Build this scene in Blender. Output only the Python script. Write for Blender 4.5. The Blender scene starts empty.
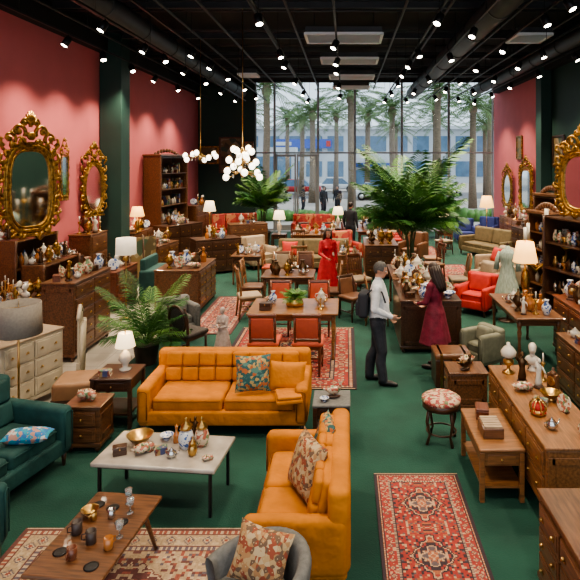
import bpy, bmesh, math, random
import numpy as np
from mathutils import Vector, Matrix
random.seed(11)
R=random.random
def U(a,b): return a+(b-a)*R()
pi=math.pi
scene=bpy.context.scene
# ------------------------------------------------------------ materials
def _new(name):
    m=bpy.data.materials.new(name); m.use_nodes=True
    nt=m.node_tree; b=nt.nodes['Principled BSDF']; return m,nt,b
def MAT(name,col,rough=.6,metal=0,var=0,scale=8,bump=0,stretch=(1,1,1),coat=0,sheen=0,detail=3,alt=None,bscale=None,bdist=.01):
    m,nt,b=_new(name); N=nt.nodes; L=nt.links
    b.inputs['Roughness'].default_value=rough; b.inputs['Metallic'].default_value=metal
    b.inputs['Coat Weight'].default_value=coat; b.inputs['Sheen Weight'].default_value=sheen
    b.inputs['Base Color'].default_value=(*col,1)
    if var or alt or bump:
        tc=N.new('ShaderNodeTexCoord'); mp=N.new('ShaderNodeMapping'); mp.inputs['Scale'].default_value=stretch
        L.new(tc.outputs['Object'],mp.inputs[0])
        n=N.new('ShaderNodeTexNoise'); n.inputs['Scale'].default_value=scale; n.inputs['Detail'].default_value=detail
        L.new(mp.outputs[0],n.inputs[0])
        if var or alt:
            r=N.new('ShaderNodeValToRGB'); L.new(n.outputs['Fac'],r.inputs[0])
            r.color_ramp.elements[0].position=.32; r.color_ramp.elements[1].position=.68
            c2=alt if alt else tuple(c*(1-var) for c in col)
            r.color_ramp.elements[0].color=(*c2,1); r.color_ramp.elements[1].color=(*col,1)
            L.new(r.outputs[0],b.inputs['Base Color'])
        if bump:
            n2=N.new('ShaderNodeTexNoise'); n2.inputs['Scale'].default_value=bscale or scale*3; L.new(mp.outputs[0],n2.inputs[0])
            bp=N.new('ShaderNodeBump'); bp.inputs['Strength'].default_value=bump; bp.inputs['Distance'].default_value=bdist
            L.new(n2.outputs['Fac'],bp.inputs['Height']); L.new(bp.outputs[0],b.inputs['Normal'])
    return m
def EMIT(name,col,s,base=None):
    m,nt,b=_new(name); b.inputs['Base Color'].default_value=(*(base or col),1)
    b.inputs['Emission Color'].default_value=(*col,1); b.inputs['Emission Strength'].default_value=s; return m
def PATT(name,cols,scale=14,rough=.85):
    m,nt,b=_new(name); N=nt.nodes; L=nt.links; b.inputs['Roughness'].default_value=rough
    tc=N.new('ShaderNodeTexCoord'); v=N.new('ShaderNodeTexVoronoi'); v.inputs['Scale'].default_value=scale
    L.new(tc.outputs['Object'],v.inputs['Vector']); sp=N.new('ShaderNodeSeparateColor'); L.new(v.outputs['Color'],sp.inputs[0])
    r=N.new('ShaderNodeValToRGB'); r.color_ramp.interpolation='CONSTANT'
    els=r.color_ramp.elements
    while len(els)<len(cols): els.new(.5)
    for i,c in enumerate(cols): els[i].position=i/len(cols); els[i].color=(*c,1)
    L.new(sp.outputs[0],r.inputs[0])
    mx=N.new('ShaderNodeMix'); mx.data_type='RGBA'; 
    lt=N.new('ShaderNodeMath'); lt.operation='LESS_THAN'; lt.inputs[1].default_value=.16; L.new(v.outputs['Distance'],lt.inputs[0])
    L.new(lt.outputs[0],mx.inputs[0]); L.new(r.outputs[0],mx.inputs[6]); mx.inputs[7].default_value=(*cols[-1],1)
    L.new(mx.outputs[2],b.inputs['Base Color']); return m
def VCOL(name,rough=.95):
    m,nt,b=_new(name); a=nt.nodes.new('ShaderNodeVertexColor'); a.layer_name='Col'
    nt.links.new(a.outputs[0],b.inputs['Base Color']); b.inputs['Roughness'].default_value=rough; return m

G=(1,9,9)
W_walnut=MAT('walnut_wood',(.175,.074,.030),.36,var=.62,scale=5,stretch=G,coat=.3)
W_dark=MAT('dark_wood',(.075,.032,.016),.35,var=.55,scale=5,stretch=G,coat=.3)
W_honey=MAT('honey_wood',(.28,.125,.046),.38,var=.5,scale=5,stretch=G,coat=.25)
W_red=MAT('mahogany_wood',(.19,.060,.028),.32,var=.55,scale=5,stretch=G,coat=.35)
ORANGE=MAT('orange_velvet',(.50,.175,.013),.85,var=.25,scale=5,bump=.6,bscale=9,bdist=.03)
OSEAM=MAT('orange_velvet_seam',(.24,.075,.008),.9)
TEAL=MAT('teal_velvet',(.014,.072,.066),.8,var=.35,scale=5,bump=.4,bscale=9,bdist=.03)
GREYF=MAT('grey_fabric',(.15,.15,.145),.9,var=.25,scale=30,bump=.2,bscale=140)
REDF=MAT('red_fabric',(.48,.035,.028),.8,var=.25,scale=8)
CORAL=MAT('coral_fabric',(.46,.085,.045),.8,var=.2,scale=8)
BEIGE=MAT('beige_fabric',(.38,.29,.20),.9,var=.2,scale=10)
CREAM=MAT('cream_paint',(.50,.43,.32),.5,var=.2,scale=6)
OLIVE=MAT('olive_fabric',(.16,.12,.06),.85,var=.3,scale=8)
BLUEF=MAT('blue_fabric',(.03,.05,.22),.8,var=.2,scale=8)
BROWNF=MAT('brown_leather',(.15,.065,.032),.45,var=.3,scale=8)
TAN=MAT('tan_leather',(.30,.16,.08),.55,var=.25,scale=6)
SAGE=MAT('sage_fabric',(.17,.17,.12),.85,var=.3,scale=9)
GOLD=MAT('antique_gold',(.55,.32,.09),.4,1,var=.75,scale=16,bump=.7,bscale=40)
BRASS=MAT('brass',(.66,.43,.16),.28,1,var=.3,scale=10)
BRONZE=MAT('bronze',(.14,.085,.045),.35,.9,var=.4,scale=14)
SILVER=MAT('silver',(.6,.6,.58),.25,1)
BLACKM=MAT('black_metal',(.012,.012,.013),.45,.3)
DGREY=MAT('duct_grey',(.055,.057,.060),.5,.2,var=.3,scale=2)
PORC=MAT('porcelain',(.60,.56,.48),.22,coat=.4,var=.15,scale=12)
PORB=PATT('blue_white_porcelain',[(.55,.57,.6),(.55,.57,.6),(.06,.12,.32)],30,.2)
PORG=PATT('floral_porcelain',[(.55,.45,.33),(.36,.12,.08),(.55,.45,.33),(.14,.22,.12)],30,.25)
GLASSC=MAT('cut_glass',(.75,.8,.8),.05,0); GLASSC.node_tree.nodes['Principled BSDF'].inputs['Transmission Weight'].default_value=.85
AMBER=MAT('amber_glass',(.36,.14,.04),.1,coat=.5)
MARBLE=MAT('grey_marble',(.46,.42,.36),.25,alt=(.27,.24,.21),scale=4,detail=8,coat=.3)
STONE=MAT('stone_statue',(.46,.38,.34),.8,var=.25,scale=12,bump=.2)
MIRR=MAT('mirror_glass',(.72,.74,.74),.05,1)
LEAF=MAT('palm_leaf',(.05,.17,.035),.5,var=.5,scale=6)
LEAF2=MAT('palm_leaf_light',(.13,.29,.06),.5,var=.4,scale=6)
LEAFO=MAT('outdoor_palm_leaf',(.15,.25,.09),.6,var=.5,scale=3)
TRUNK=MAT('palm_trunk',(.26,.20,.14),.9,var=.4,scale=6,stretch=(1,1,5),bump=.4)
STEM=MAT('palm_stem',(.10,.14,.05),.7,var=.4,scale=8)
SOIL=MAT('soil',(.04,.025,.015),.95)
POT=MAT('clay_pot',(.07,.05,.035),.5,var=.3)
SHADE_C=EMIT('cream_lampshade',(1,.74,.42),1.7,(.8,.7,.55))
SHADE_G=MAT('linen_lampshade',(.25,.22,.185),.9,var=.15,scale=40)
SHADE_W=EMIT('white_lampshade',(1,.85,.62),.45,(.7,.64,.54))
SHADE_O=EMIT('amber_lampshade',(1,.50,.14),2.2,(.8,.5,.2))
BULB=EMIT('bulb_glow',(1,.92,.76),18)
GLOBE=EMIT('globe_glass',(1,.90,.72),3.5,(.9,.88,.8))
BOOKM=PATT('book_covers',[(.2,.05,.03),(.05,.06,.14),(.26,.18,.08),(.06,.12,.07),(.32,.27,.18)],9,.6)
FLORAL=PATT('floral_pillow_fabric',[(.02,.08,.08),(.34,.10,.03),(.03,.09,.09),(.38,.26,.10),(.08,.18,.15)],34)
KILIM=PATT('kilim_pillow_fabric',[(.33,.18,.08),(.24,.06,.03),(.38,.26,.13),(.13,.08,.05),(.42,.32,.19)],38)
NEEDLE=PATT('needlepoint_fabric',[(.36,.10,.07),(.5,.36,.25),(.28,.05,.05),(.12,.16,.08),(.5,.38,.26)],34)
REDFL=PATT('red_floral_fabric',[(.36,.04,.03),(.28,.03,.03),(.42,.17,.08),(.36,.05,.04)],9)
PAINTG=PATT('oil_painting_canvas',[(.08,.06,.03),(.18,.12,.05),(.05,.08,.05),(.25,.2,.12)],4,.5)
RUGM=VCOL('woven_rug_wool')

# ------------------------------------------------------------ mesh builder
class B:
    def __init__(s): s.v=[];s.f=[];s.mi=[];s.sm=[];s.mats=[];s.M=Matrix.Identity(4)
    def add(s,vs,fs,mat,smooth=False):
        if mat not in s.mats: s.mats.append(mat)
        k=s.mats.index(mat); o=len(s.v); M=s.M
        s.v+= [tuple(M@Vector(p)) for p in vs]
        for f in fs: s.f.append([i+o for i in f]); s.mi.append(k); s.sm.append(smooth)
    def box(s,c,d,mat,r=0,seg=1):
        x,y,z=d[0]/2,d[1]/2,d[2]/2
        if r<=0:
            vs=[(c[0]+i*x,c[1]+j*y,c[2]+k*z) for i in(-1,1) for j in(-1,1) for k in(-1,1)]
            s.add(vs,[(0,1,3,2),(4,6,7,5),(0,4,5,1),(2,3,7,6),(0,2,6,4),(1,5,7,3)],mat); return
        h=(x,y,z); r=min(r,x*.98,y*.98,z*.98)
        def cl(a):
            t=[-a]+[-a+r*q for q in ([1] if seg==1 else [.35,.7,1] )]
            return t+[-q for q in reversed(t)]
        C=[cl(h[0]),cl(h[1]),cl(h[2])]; idx={}; vs=[]; fs=[]
        def vid(p):
            key=(round(p[0],5),round(p[1],5),round(p[2],5))
            if key in idx: return idx[key]
            q=Vector([max(-(h[i]-r),min(h[i]-r,p[i])) for i in range(3)]); dd=Vector(p)-q
            if dd.length>1e-9: w=q+dd.normalized()*r
            else: w=q
            vs.append((w[0]+c[0],w[1]+c[1],w[2]+c[2])); idx[key]=len(vs)-1; return len(vs)-1
        for a in range(3):
            b_,c_=(a+1)%3,(a+2)%3
            for sg in (-1,1):
                for i in range(len(C[b_])-1):
                    for j in range(len(C[c_])-1):
                        q=[]
                        for (ii,jj) in ((i,j),(i+1,j),(i+1,j+1),(i,j+1)):
                            p=[0,0,0];p[a]=sg*h[a];p[b_]=C[b_][ii];p[c_]=C[c_][jj];q.append(vid(p))
                        if sg<0:q.reverse()
                        if len(set(q))>=3: fs.append(q)
        s.add(vs,fs,mat,seg>1 or r>.015)
    def lathe(s,prof,mat,c=(0,0,0),n=16,sx=1,sy=1,smooth=True):
        vs=[];fs=[]
        for r,z in prof:
            for i in range(n):
                a=2*pi*i/n; vs.append((c[0]+r*sx*math.cos(a),c[1]+r*sy*math.sin(a),c[2]+z))
        for k in range(len(prof)-1):
            for i in range(n):
                j=(i+1)%n; fs.append((k*n+i,k*n+j,(k+1)*n+j,(k+1)*n+i))
        if prof[0][0]>1e-4: fs.append(tuple(reversed(range(n))))
        if prof[-1][0]>1e-4: fs.append(tuple(range((len(prof)-1)*n,len(prof)*n)))
        s.add(vs,fs,mat,smooth)
    def cyl(s,c,r,h,mat,n=14,r2=None): s.lathe([(r,0),(r if r2 is None else r2,h)],mat,c,n)
    def ell(s,c,r,mat,n=12,m=8):
        if not hasattr(r,'__len__'): r=(r,r,r)
        vs=[(c[0],c[1],c[2]-r[2])];fs=[]
        for k in range(1,m):
            t=-pi/2+pi*k/m
            for i in range(n):
                a=2*pi*i/n; vs.append((c[0]+r[0]*math.cos(t)*math.cos(a),c[1]+r[1]*math.cos(t)*math.sin(a),c[2]+r[2]*math.sin(t)))
        vs.append((c[0],c[1],c[2]+r[2]))
        for i in range(n):
            j=(i+1)%n; fs.append((0,1+j,1+i))
            for k in range(m-2): fs.append((1+k*n+i,1+k*n+j,1+(k+1)*n+j,1+(k+1)*n+i))
            fs.append((1+(m-2)*n+i,1+(m-2)*n+j,len(vs)-1))
        s.add(vs,fs,mat,True)
    def tube(s,path,rad,mat,n=8,closed=False):
        P=[Vector(p) for p in path]; K=len(P)
        if not hasattr(rad,'__len__'): rad=[rad]*K
        vs=[];fs=[];up=None
        for i in range(K):
            if closed: d=P[(i+1)%K]-P[i-1]
            else: d=P[min(i+1,K-1)]-P[max(i-1,0)]
            d.normalize()
            if up is None: up=d.orthogonal().normalized()
            up=(up-d*up.dot(d)); up=up.normalized() if up.length>1e-6 else d.orthogonal().normalized()
            w=d.cross(up)
            for k in range(n):
                a=2*pi*k/n; vs.append(tuple(P[i]+(up*math.cos(a)+w*math.sin(a))*rad[i]))
        for i in range(K if closed else K-1):
            i2=(i+1)%K
            for k in range(n): k2=(k+1)%n; fs.append((i*n+k,i*n+k2,i2*n+k2,i2*n+k))
        if not closed: fs.append(tuple(reversed(range(n)))); fs.append(tuple(range((K-1)*n,K*n)))
        s.add(vs,fs,mat,True)
    def pillow(s,w,h,t,mat,M=None,n=12):
        old=s.M; 
        if M is not None: s.M=old@M
        for sg in (1,-1):
            vs=[];fs=[]
            for i in range(n+1):
                for j in range(n+1):
                    u=-1+2*i/n; v=-1+2*j/n
                    z=t/2*math.sqrt(max(0,1-abs(u)**3))*math.sqrt(max(0,1-abs(v)**3))
                    pin=1-.09*(1-abs(u)**2)*abs(v)**2; pin2=1-.09*(1-abs(v)**2)*abs(u)**2
                    vs.append((u*w/2*pin2,v*h/2*pin,sg*z))
            for i in range(n):
                for j in range(n):
                    q=(i*(n+1)+j,(i+1)*(n+1)+j,(i+1)*(n+1)+j+1,i*(n+1)+j+1)
                    fs.append(q if sg>0 else q[::-1])
            s.add(vs,fs,mat,True)
        s.M=old
    def mesh(s,name):
        me=bpy.data.meshes.new(name); me.from_pydata(s.v,[],s.f)
        for m in s.mats: me.materials.append(m)
        me.polygons.foreach_set('material_index',s.mi); me.polygons.foreach_set('use_smooth',s.sm); me.update(); return me
    def obj(s,name,loc=(0,0,0),rot=0,sc=1): return put(s.mesh(name),name,loc,rot,sc)
def put(me,name,loc=(0,0,0),rot=0,sc=1):
    o=bpy.data.objects.new(name,me); scene.collection.objects.link(o)
    o.location=loc; o.rotation_euler=(0,0,math.radians(rot)) if not hasattr(rot,'__len__') else [math.radians(a) for a in rot]
    o.scale=(sc,sc,sc) if not hasattr(sc,'__len__') else sc
    return o
def T(x,y,z): return Matrix.Translation((x,y,z))
def RX(a): return Matrix.Rotation(math.radians(a),4,'X')
def RY(a): return Matrix.Rotation(math.radians(a),4,'Y')
def RZ(a): return Matrix.Rotation(math.radians(a),4,'Z')
I4=Matrix.Identity(4)
# ------------------------------------------------------------ furniture (front faces -Y)
def legs4(b,w,d,h,mat,r1=.022,r2=.014,inset=.07,n=8):
    for i in(-1,1):
        for j in(-1,1):
            b.lathe([(r2,0),(r1,h)],mat,(i*(w/2-inset),j*(d/2-inset),0),n)
def sofa(w,d,h,mat,ncush=2,tuft=True,arm=.15,seat=.43,legm=None,armh=.6,seam=None,legh=.13):
    b=B(); legm=legm or W_dark; seam=seam or mat
    legs4(b,w,d,legh+.02,legm,.028,.016)
    b.box((0,0,legh+.08),(w-.04,d-.06,.17),mat,.03,3)
    iw=w-2*arm
    for i in range(ncush):
        cw=iw/ncush; cx=-iw/2+cw*(i+.5)
        b.box((cx,-.06,seat-.08),(cw-.012,d-.26,.17),mat,.05,3)
        b.tube([(cx-cw/2+.03,-d/2+.062,seat-.03),(cx+cw/2-.03,-d/2+.062,seat-.03)],.006,seam,5)
        b.tube([(cx-cw/2+.03,-d/2+.062,seat-.135),(cx+cw/2-.03,-d/2+.062,seat-.135)],.006,seam,5)
    for sg in(-1,1):
        b.box((sg*(w/2-arm/2),-.01,(legh+armh)/2+.02),(arm,d-.03,armh-legh),mat,.055,3)
        x=sg*(w/2-arm/2); a2=arm/2-.025; z1=armh-.025; y=-d/2+.004
        b.tube([(x-a2,y,legh+.08),(x-a2,y,z1-.02),(x-a2+.03,y,z1),(x+a2-.03,y,z1),(x+a2,y,z1-.02),(x+a2,y,legh+.08)],.006,seam,5)
    b.box((0,d/2-.09,(legh+h)/2+.02),(w-.02,.17,h-legh-.02),mat,.06,3)
    bh=h-seat+.02
    for i in range(ncush):
        cw=iw/ncush; old=b.M; b.M=old@T(-iw/2+cw*(i+.5),d/2-.24,seat+bh/2-.01)@RX(-12)
        if tuft:
            kx=max(3,int(cw/.17)); kz=2
            b.box((0,.03,0),(cw-.015,.10,bh),mat,.045,3)
            for a in range(kx):
                for c in range(kz):
                    b.box((-cw/2+cw*(a+.5)/kx,-.035,-bh/2+bh*(c+.5)/kz),(cw/kx-.004,.075,bh/kz-.004),mat,.034,3)
            for a in range(1,kx):
                b.ell((-cw/2+cw*a/kx,-.052,0),(.013,.012,.013),seam,8,5)
        else: b.box((0,0,0),(cw-.015,.15,bh),mat,.06,3)
        b.M=old
    return b
def armchair(mat,w=.74,d=.76,h=.82,legm=None): return sofa(w,d,h,mat,1,False,.12,.43,legm,.6)
def barrel_chair(mat):
    b=B(); legs4(b,.62,.62,.17,W_dark,.024,.014)
    b.lathe([(.30,.14),(.34,.18),(.34,.34),(.33,.38),(.29,.42),(.0,.44)],mat,n=28)
    n=30; vs=[];fs=[]
    for i in range(n+1):
        a=math.radians(-40+260*i/n); top=.54+.17*max(0,math.sin(pi*i/n))**1.2
        for (r,z) in((.345,.2),(.385,.35),(.425,top-.05),(.415,top-.012),(.39,top),(.35,top-.01),(.33,top-.05),(.31,.38)):
            vs.append((r*math.cos(a),r*math.sin(a),z))
    for i in range(n):
        for k in range(7): fs.append((i*8+k,i*8+k+1,i*8+9+k,i*8+8+k))
    fs.append(tuple(range(8))); fs.append(tuple(n*8+k for k in range(7,-1,-1)))
    b.add(vs,fs,mat,True); return b
def chair(seatm,frame,style=0,h=.96):
    b=B(); w=.46;d=.45
    for i in(-1,1):
        b.lathe([(.014,0),(.022,.2),(.017,.3),(.026,.43)],frame,(i*.19,-.18,0),8)
        b.tube([(i*.18,.24,0),(i*.18,.19,.43),(i*.185,.21,.7),(i*.18,.26,h)],[.017,.024,.02,.018],frame,8)
        b.box((i*.19,.0,.40),(.022,.38,.05),frame)
        b.box((i*.19,.0,.18),(.018,.38,.02),frame)
    b.box((0,-.19,.40),(.38,.024,.06),frame); b.box((0,.19,.40),(.38,.024,.05),frame); b.box((0,0,.18),(.38,.018,.02),frame)
    b.box((0,0,.455),(w,d,.07),seatm,.03,3)
    b.M=T(0,.235,h-.22)@RX(-10)
    if style==0:
        b.box((0,0,.0),(.33,.05,.32),seatm,.022,3); b.box((0,0,.19),(.42,.04,.06),frame,.015); b.box((0,0,-.19),(.36,.03,.035),frame)
    elif style==1:
        b.box((0,0,.17),(.42,.03,.07),frame,.012); b.box((0,0,-.17),(.36,.02,.035),frame)
        for k in range(5): b.tube([(-.13+.065*k,0,-.16),(-.13*1.0+.065*k,-.01,0),(-.13+.065*k,0,.15)],.009,frame,6)
    else:
        P=[(.17*math.cos(t),0,.02+.22*math.sin(t)) for t in [2*pi*i/20 for i in range(20)]]
        b.tube(P,.02,frame,8,True); b.ell((0,0,.02),(.15,.025,.2),seatm,16,8)
    b.M=I4; return b
def table(w,d,h,mat,style=0,topm=None,th=.035):
    b=B(); topm=topm or mat
    b.box((0,0,h-th/2),(w,d,th),topm,.012)
    if style==0:
        b.box((0,0,h-th-.05),(w-.14,d-.14,.09),mat)
        for i in(-1,1):
            for j in(-1,1):
                k=h-th
                b.lathe([(.022,0),(.03,.03),(.018,.08),(.028,k*.35),(.02,k*.55),(.035,k*.75),(.02,k*.8),(.035,k*.84),(.035,k)],mat,(i*(w/2-.08),j*(d/2-.08),0),10)
    elif style==1:
        for i in(-1,1):
            for j in(-1,1): b.box((i*(w/2-.03),j*(d/2-.03),(h-th)/2),(.045,.045,h-th),mat,.006)
        b.box((0,0,h-th-.07),(w-.06,d-.06,.12),mat); b.box((0,0,h*.28),(w-.05,d-.05,.022),mat)
        b.box((0,-(d/2-.028),h-th-.07),(w*.6,.012,.085),mat,.003); b.ell((0,-(d/2-.015),h-th-.07),.012,BRASS,6,4)
    elif style==2:
        for i in(-1,1):
            for j in(-1,1): b.box((i*(w/2-.06),j*(d/2-.06),(h-th)/2),(.025,.025,h-th),BLACKM)
        for j in(-1,1): b.box((0,j*(d/2-.06),h-th-.015),(w-.12,.025,.025),BLACKM)
        for i in(-1,1): b.box((i*(w/2-.06),0,h-th-.015),(.025,d-.12,.025),BLACKM)
    elif style==3:
        b.box((0,0,h-th-.025),(w-.16,d-.14,.04),mat)
        for i in(-1,1):
            for j in(-1,1): b.tube([(i*(w/2-.04),j*(d/2-.04),0),(i*(w/2-.13),j*(d/2-.11),h-th)],[.014,.024],mat,8)
    return b
def sideboard(w,d,h,mat,rows=3,cols=3,leg=.12,knob=None,topm=None,doors=False):
    b=B(); knob=knob or BRASS
    if leg>0:
        for i in(-1,1):
            for j in(-1,1): b.lathe([(.02,0),(.035,leg*.5),(.03,leg+.01)],mat,(i*(w/2-.06),j*(d/2-.06),0),8)
    b.box((0,0,leg+(h-leg-.03)/2),(w-.03,d-.03,h-leg-.03),mat,.008)
    b.box((0,0,h-.015),(w,d,.03),topm or mat,.008); b.box((0,-.003,leg+.03),(w-.01,d-.01,.05),mat,.008)
    for i in(-1,1):
        x=i*(w/2-.013); hh=h-leg-.16
        for yy in(-1,1): b.box((x,yy*(d/2-.06),leg+.07+hh/2),(.014,.06,hh),mat,.003)
        for zz in(leg+.10,leg+.04+hh): b.box((x,0,zz),(.014,d-.12,.06),mat,.003)
    H=h-leg-.11; cw=(w-.1)/cols; rh=H/rows
    for i in range(cols):
        for j in range(rows):
            x=-w/2+.05+cw*(i+.5); z=leg+.06+rh*(j+.5)
            b.box((x,-d/2+.008,z),(cw-.02,.025,rh-.018),mat,.006)
            b.box((x,-d/2-.004,z),(cw-.07,.012,max(.02,rh-.07)),mat,.003)
            if doors and j<rows-1: b.ell((x+(cw*.36)*(1 if i%2==0 else -1),-d/2-.02,z),.013,knob,6,4)
            else:
                for k in((-1,1) if cw>.35 else (0,)):
                    b.ell((x+k*cw*.25,-d/2-.02,z),.014,knob,8,5)
                    b.box((x+k*cw*.25,-d/2-.012,z-.012),(.045,.008,.012),knob)
    return b
def bookcase(w,d,h,mat,shelves=5,crown=True,books=.2):
    b=B()
    for i in(-1,1): b.box((i*(w/2-.02),0,h/2),(.04,d,h),mat,.006)
    b.box((0,d/2-.01,h/2),(w,.02,h),mat)
    for k in range(shelves+1):
        z=.08+(h-.12)*k/shelves; b.box((0,0,z),(w-.05,d-.02,.025),mat)
        if k<shelves:
            gap=(h-.12)/shelves; x=-w/2+.1
            while x<w/2-.1:
                t=R(); 
                if t<books:
                    hh=gap*U(.5,.7); ww=U(.03,.05)
                    for q in range(random.randint(2,4)):
                        if x>w/2-.08: break
                        b.box((x,-.02,z+.0125+hh/2),(ww,d*.5,hh),BOOKM); x+=ww+.003
                    x+=.04
                elif t<.85:
                    m_=random.choice([PORC,PORB,AMBER,BRASS,PORG,BRONZE,SILVER]); g=min(gap,.4)*U(.8,1.1)
                    pr=random.choice([[(.03,0),(.06,g*.2),(.045,g*.4),(.02,g*.5),(.035,g*.58)],[(.04,0),(.02,g*.1),(.07,g*.3),(.065,g*.32)],[(.03,0),(.05,g*.15),(.05,g*.4),(.015,g*.55),(0,g*.65)]])
                    for yy in((-.1,.08) if d>.45 else (-.03,)): b.lathe(pr,m_,(x+.04,yy-.02,z+.0125),10)
                    x+=.14
                else: b.box((x+.07,-.02,z+.06),(.13,.12,.09),random.choice([W_honey,GOLD,REDF]),.01); x+=.18
    if crown:
        b.box((0,-.01,h+.03),(w+.08,d+.06,.07),mat,.015)
        for i in range(9):
            u=-1+i/4; b.ell((u*w*.4,-.02,h+.07+.13*(1-u*u)),(.08,.04,.07),mat,8,5)
    b.box((0,0,.04),(w+.02,d,.08),mat)
    for i in(-1,1): b.lathe([(.03,0),(.02,h*.1),(.035,h*.2),(.02,h*.5),(.035,h*.8),(.02,h*.9),(.035,h)],mat,(i*(w/2-.02),-d/2,0),8)
    return b
def gilt_mirror(w,h,mat=None,oval=True,crest=.25,glass=None,e=None):
    mat=mat or GOLD; glass=glass or MIRR; b=B(); N=44; iw=w/2*.66; ih=(h-crest*h)/2*.80; cz=(h-crest*h)/2
    e=e or (2 if oval else 5)
    def pt(t,a,c):
        x=math.copysign(abs(math.cos(t))**(2/e),math.cos(t))*a; z=math.copysign(abs(math.sin(t))**(2/e),math.sin(t))*c; return (x,z)
    ring=[pt(2*pi*i/N,iw,ih) for i in range(N)]
    b.add([(x,-.015,cz+z) for x,z in ring]+[(x,.02,cz+z) for x,z in ring],[tuple(range(N)),tuple(reversed(range(N,2*N)))],glass)
    b.tube([(x,-.03,cz+z) for x,z in ring],.02*w,mat,8,True)
    r2=[pt(2*pi*i/N,iw*1.14,ih*1.10) for i in range(N)]
    b.tube([(x,0,cz+z) for x,z in r2],.045*w,mat,8,True)
    r3=[pt(2*pi*i/N,iw*1.27,ih*1.19) for i in range(N)]
    b.tube([(x,-.02,cz+z) for x,z in r3],[.018*w*(1.5 if i%2 else .8) for i in range(N)],mat,6,True)
    NL=36
    for i in range(NL):
        a=2*pi*(i+.5)/NL; x,z=pt(a,iw*1.22,ih*1.16); ln=w*(.14 if i%3==0 else .09)
        o=Vector((math.cos(a),0,math.sin(a)*1.0)).normalized(); tg=Vector((-o.z,0,o.x))*(1 if i%2 else -1); p=Vector((x,-.01,cz+z))
        b.tube([p,p+o*ln*.5+tg*ln*.1+Vector((0,-.02,0)),p+o*ln*.9+tg*ln*.45,p+o*ln*.75+tg*ln*.8],[.028*w,.036*w,.024*w,.008*w],mat,6)
    # crest: paired C-scrolls rising to a central shell
    z0=h-crest*h-.04*h; ch=crest*h
    for sg in(-1,1):
        for (cx,cz2,rr,tt) in((.34,.22,.11,.03),(.20,.42,.13,.036),(.09,.68,.10,.03)):
            P=[]; K=12
            for q in range(K+1):
                an=-.6+q*.42; rad=rr*w*(1-q/(K+5)); P.append((sg*(cx*w-math.cos(an)*rad),-.02,z0+cz2*ch+math.sin(an)*rad))
            b.tube(P,[tt*w*(1-.6*q/K) for q in range(K+1)],mat,7)
            b.ell((sg*cx*w,-.03,z0+cz2*ch),(rr*w*.45,.03,rr*w*.45),mat,8,5)
        for q in range(5): b.tube([(sg*w*(.42-.08*q),-.01,z0+ch*.15*q),(sg*w*(.47-.08*q),-.02,z0+ch*(.15*q+.1)),(sg*w*(.45-.085*q),-.01,z0+ch*(.15*q+.2))],[.03*w,.026*w,.006*w],mat,6)
    for q in range(7):
        an=pi*(.15+.7*q/6); b.tube([(0,-.03,z0+ch*.62),(.07*w*math.cos(an),-.04,z0+ch*.62+.12*w*math.sin(an)),(.11*w*math.cos(an),-.02,z0+ch*.62+.22*w*math.sin(an)*1.05)],[.02*w,.03*w,.014*w],mat,6)
    b.ell((0,-.04,z0+ch*.3),(.08*w,.04,.07*w),mat,10,6)
    for sg in(-1,1):
        for q in range(6):
            z=h*(.06+.12*q); b.tube([(sg*w*.40,0,z),(sg*w*.48,-.02,z+.05*h),(sg*w*.46,-.02,z+.10*h),(sg*w*.41,0,z+.09*h)],[.02*w,.03*w,.022*w,.01*w],mat,6)
    for u in(-.3,-.15,0,.15,.3): b.ell((u*w,-.02,.05*h),(.07*w,.03,.03*h),mat,8,5)
    b.box((0,0,.02),(w*.8,.09,.05),mat,.01); return b
def frame_pic(w,h,mat=None,canvas=None):
    b=B(); mat=mat or GOLD; t=.07
    b.box((0,.01,h/2),(w-.05,.02,h-.05),canvas or PAINTG)
    for i in(-1,1):
        b.box((i*(w/2-t/2),0,h/2),(t,.05,h),mat,.015); b.box((0,0,h/2+i*(h/2-t/2)),(w,.05,t),mat,.015)
        b.box((i*(w/2-t-.01),-.01,h/2),(.02,.04,h-2*t),mat); 
    return b
def shade(b,z,r1,r2,h,mat,c=(0,0)):
    n=24;vs=[];fs=[]
    for (r,zz) in((r1,z),(r2,z+h),(r2-.006,z+h),(r1-.006,z)):
        for i in range(n):a=2*pi*i/n; vs.append((c[0]+r*math.cos(a),c[1]+r*math.sin(a),zz))
    for k in range(4):
        for i in range(n): j=(i+1)%n; k2=(k+1)%4; fs.append((k*n+i,k*n+j,k2*n+j,k2*n+i))
    b.add(vs,fs,mat,True)
def table_lamp(base,sh,h=.6,r=.16,style=0):
    b=B(); bh=h*.6
    if style==0: b.lathe([(.07,0),(.075,.015),(.03,.03),(.045,.08),(.08,bh*.45),(.06,bh*.7),(.02,bh*.85),(.012,bh),(.012,h*.72)],base,n=16)
    else: b.lathe([(.08,0),(.08,.015),(.02,.03),(.015,bh*.3),(.03,bh*.5),(.012,bh*.6),(.02,bh*.9),(.01,h*.72)],base,n=16)
    shade(b,h*.62,r,r*.68,h*.36,sh); b.lathe([(.01,h*.7),(.008,h),(.012,h+.02),(0,h+.03)],BRASS,n=8)
    b.ell((0,0,h*.78),.03,BULB,8,6); return b
def floor_lamp(h,r,sh,base=None,drum=True,sh_h=.3):
    b=B(); base=base or BRASS
    b.lathe([(.14,0),(.14,.015),(.03,.035),(.012,.06),(.012,h*.5),(.02,h*.52),(.012,h*.55),(.01,h-.05)],base,n=16)
    shade(b,h-sh_h,r,r*(.95 if drum else .65),sh_h,sh)
    for a in range(3): t=a*2*pi/3; b.tube([(0,0,h-.05),(r*.9*math.cos(t),r*.9*math.sin(t),h-.02)],.004,base,5)
    b.ell((0,0,h-sh_h*.5),.035,BULB,8,6); return b
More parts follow.
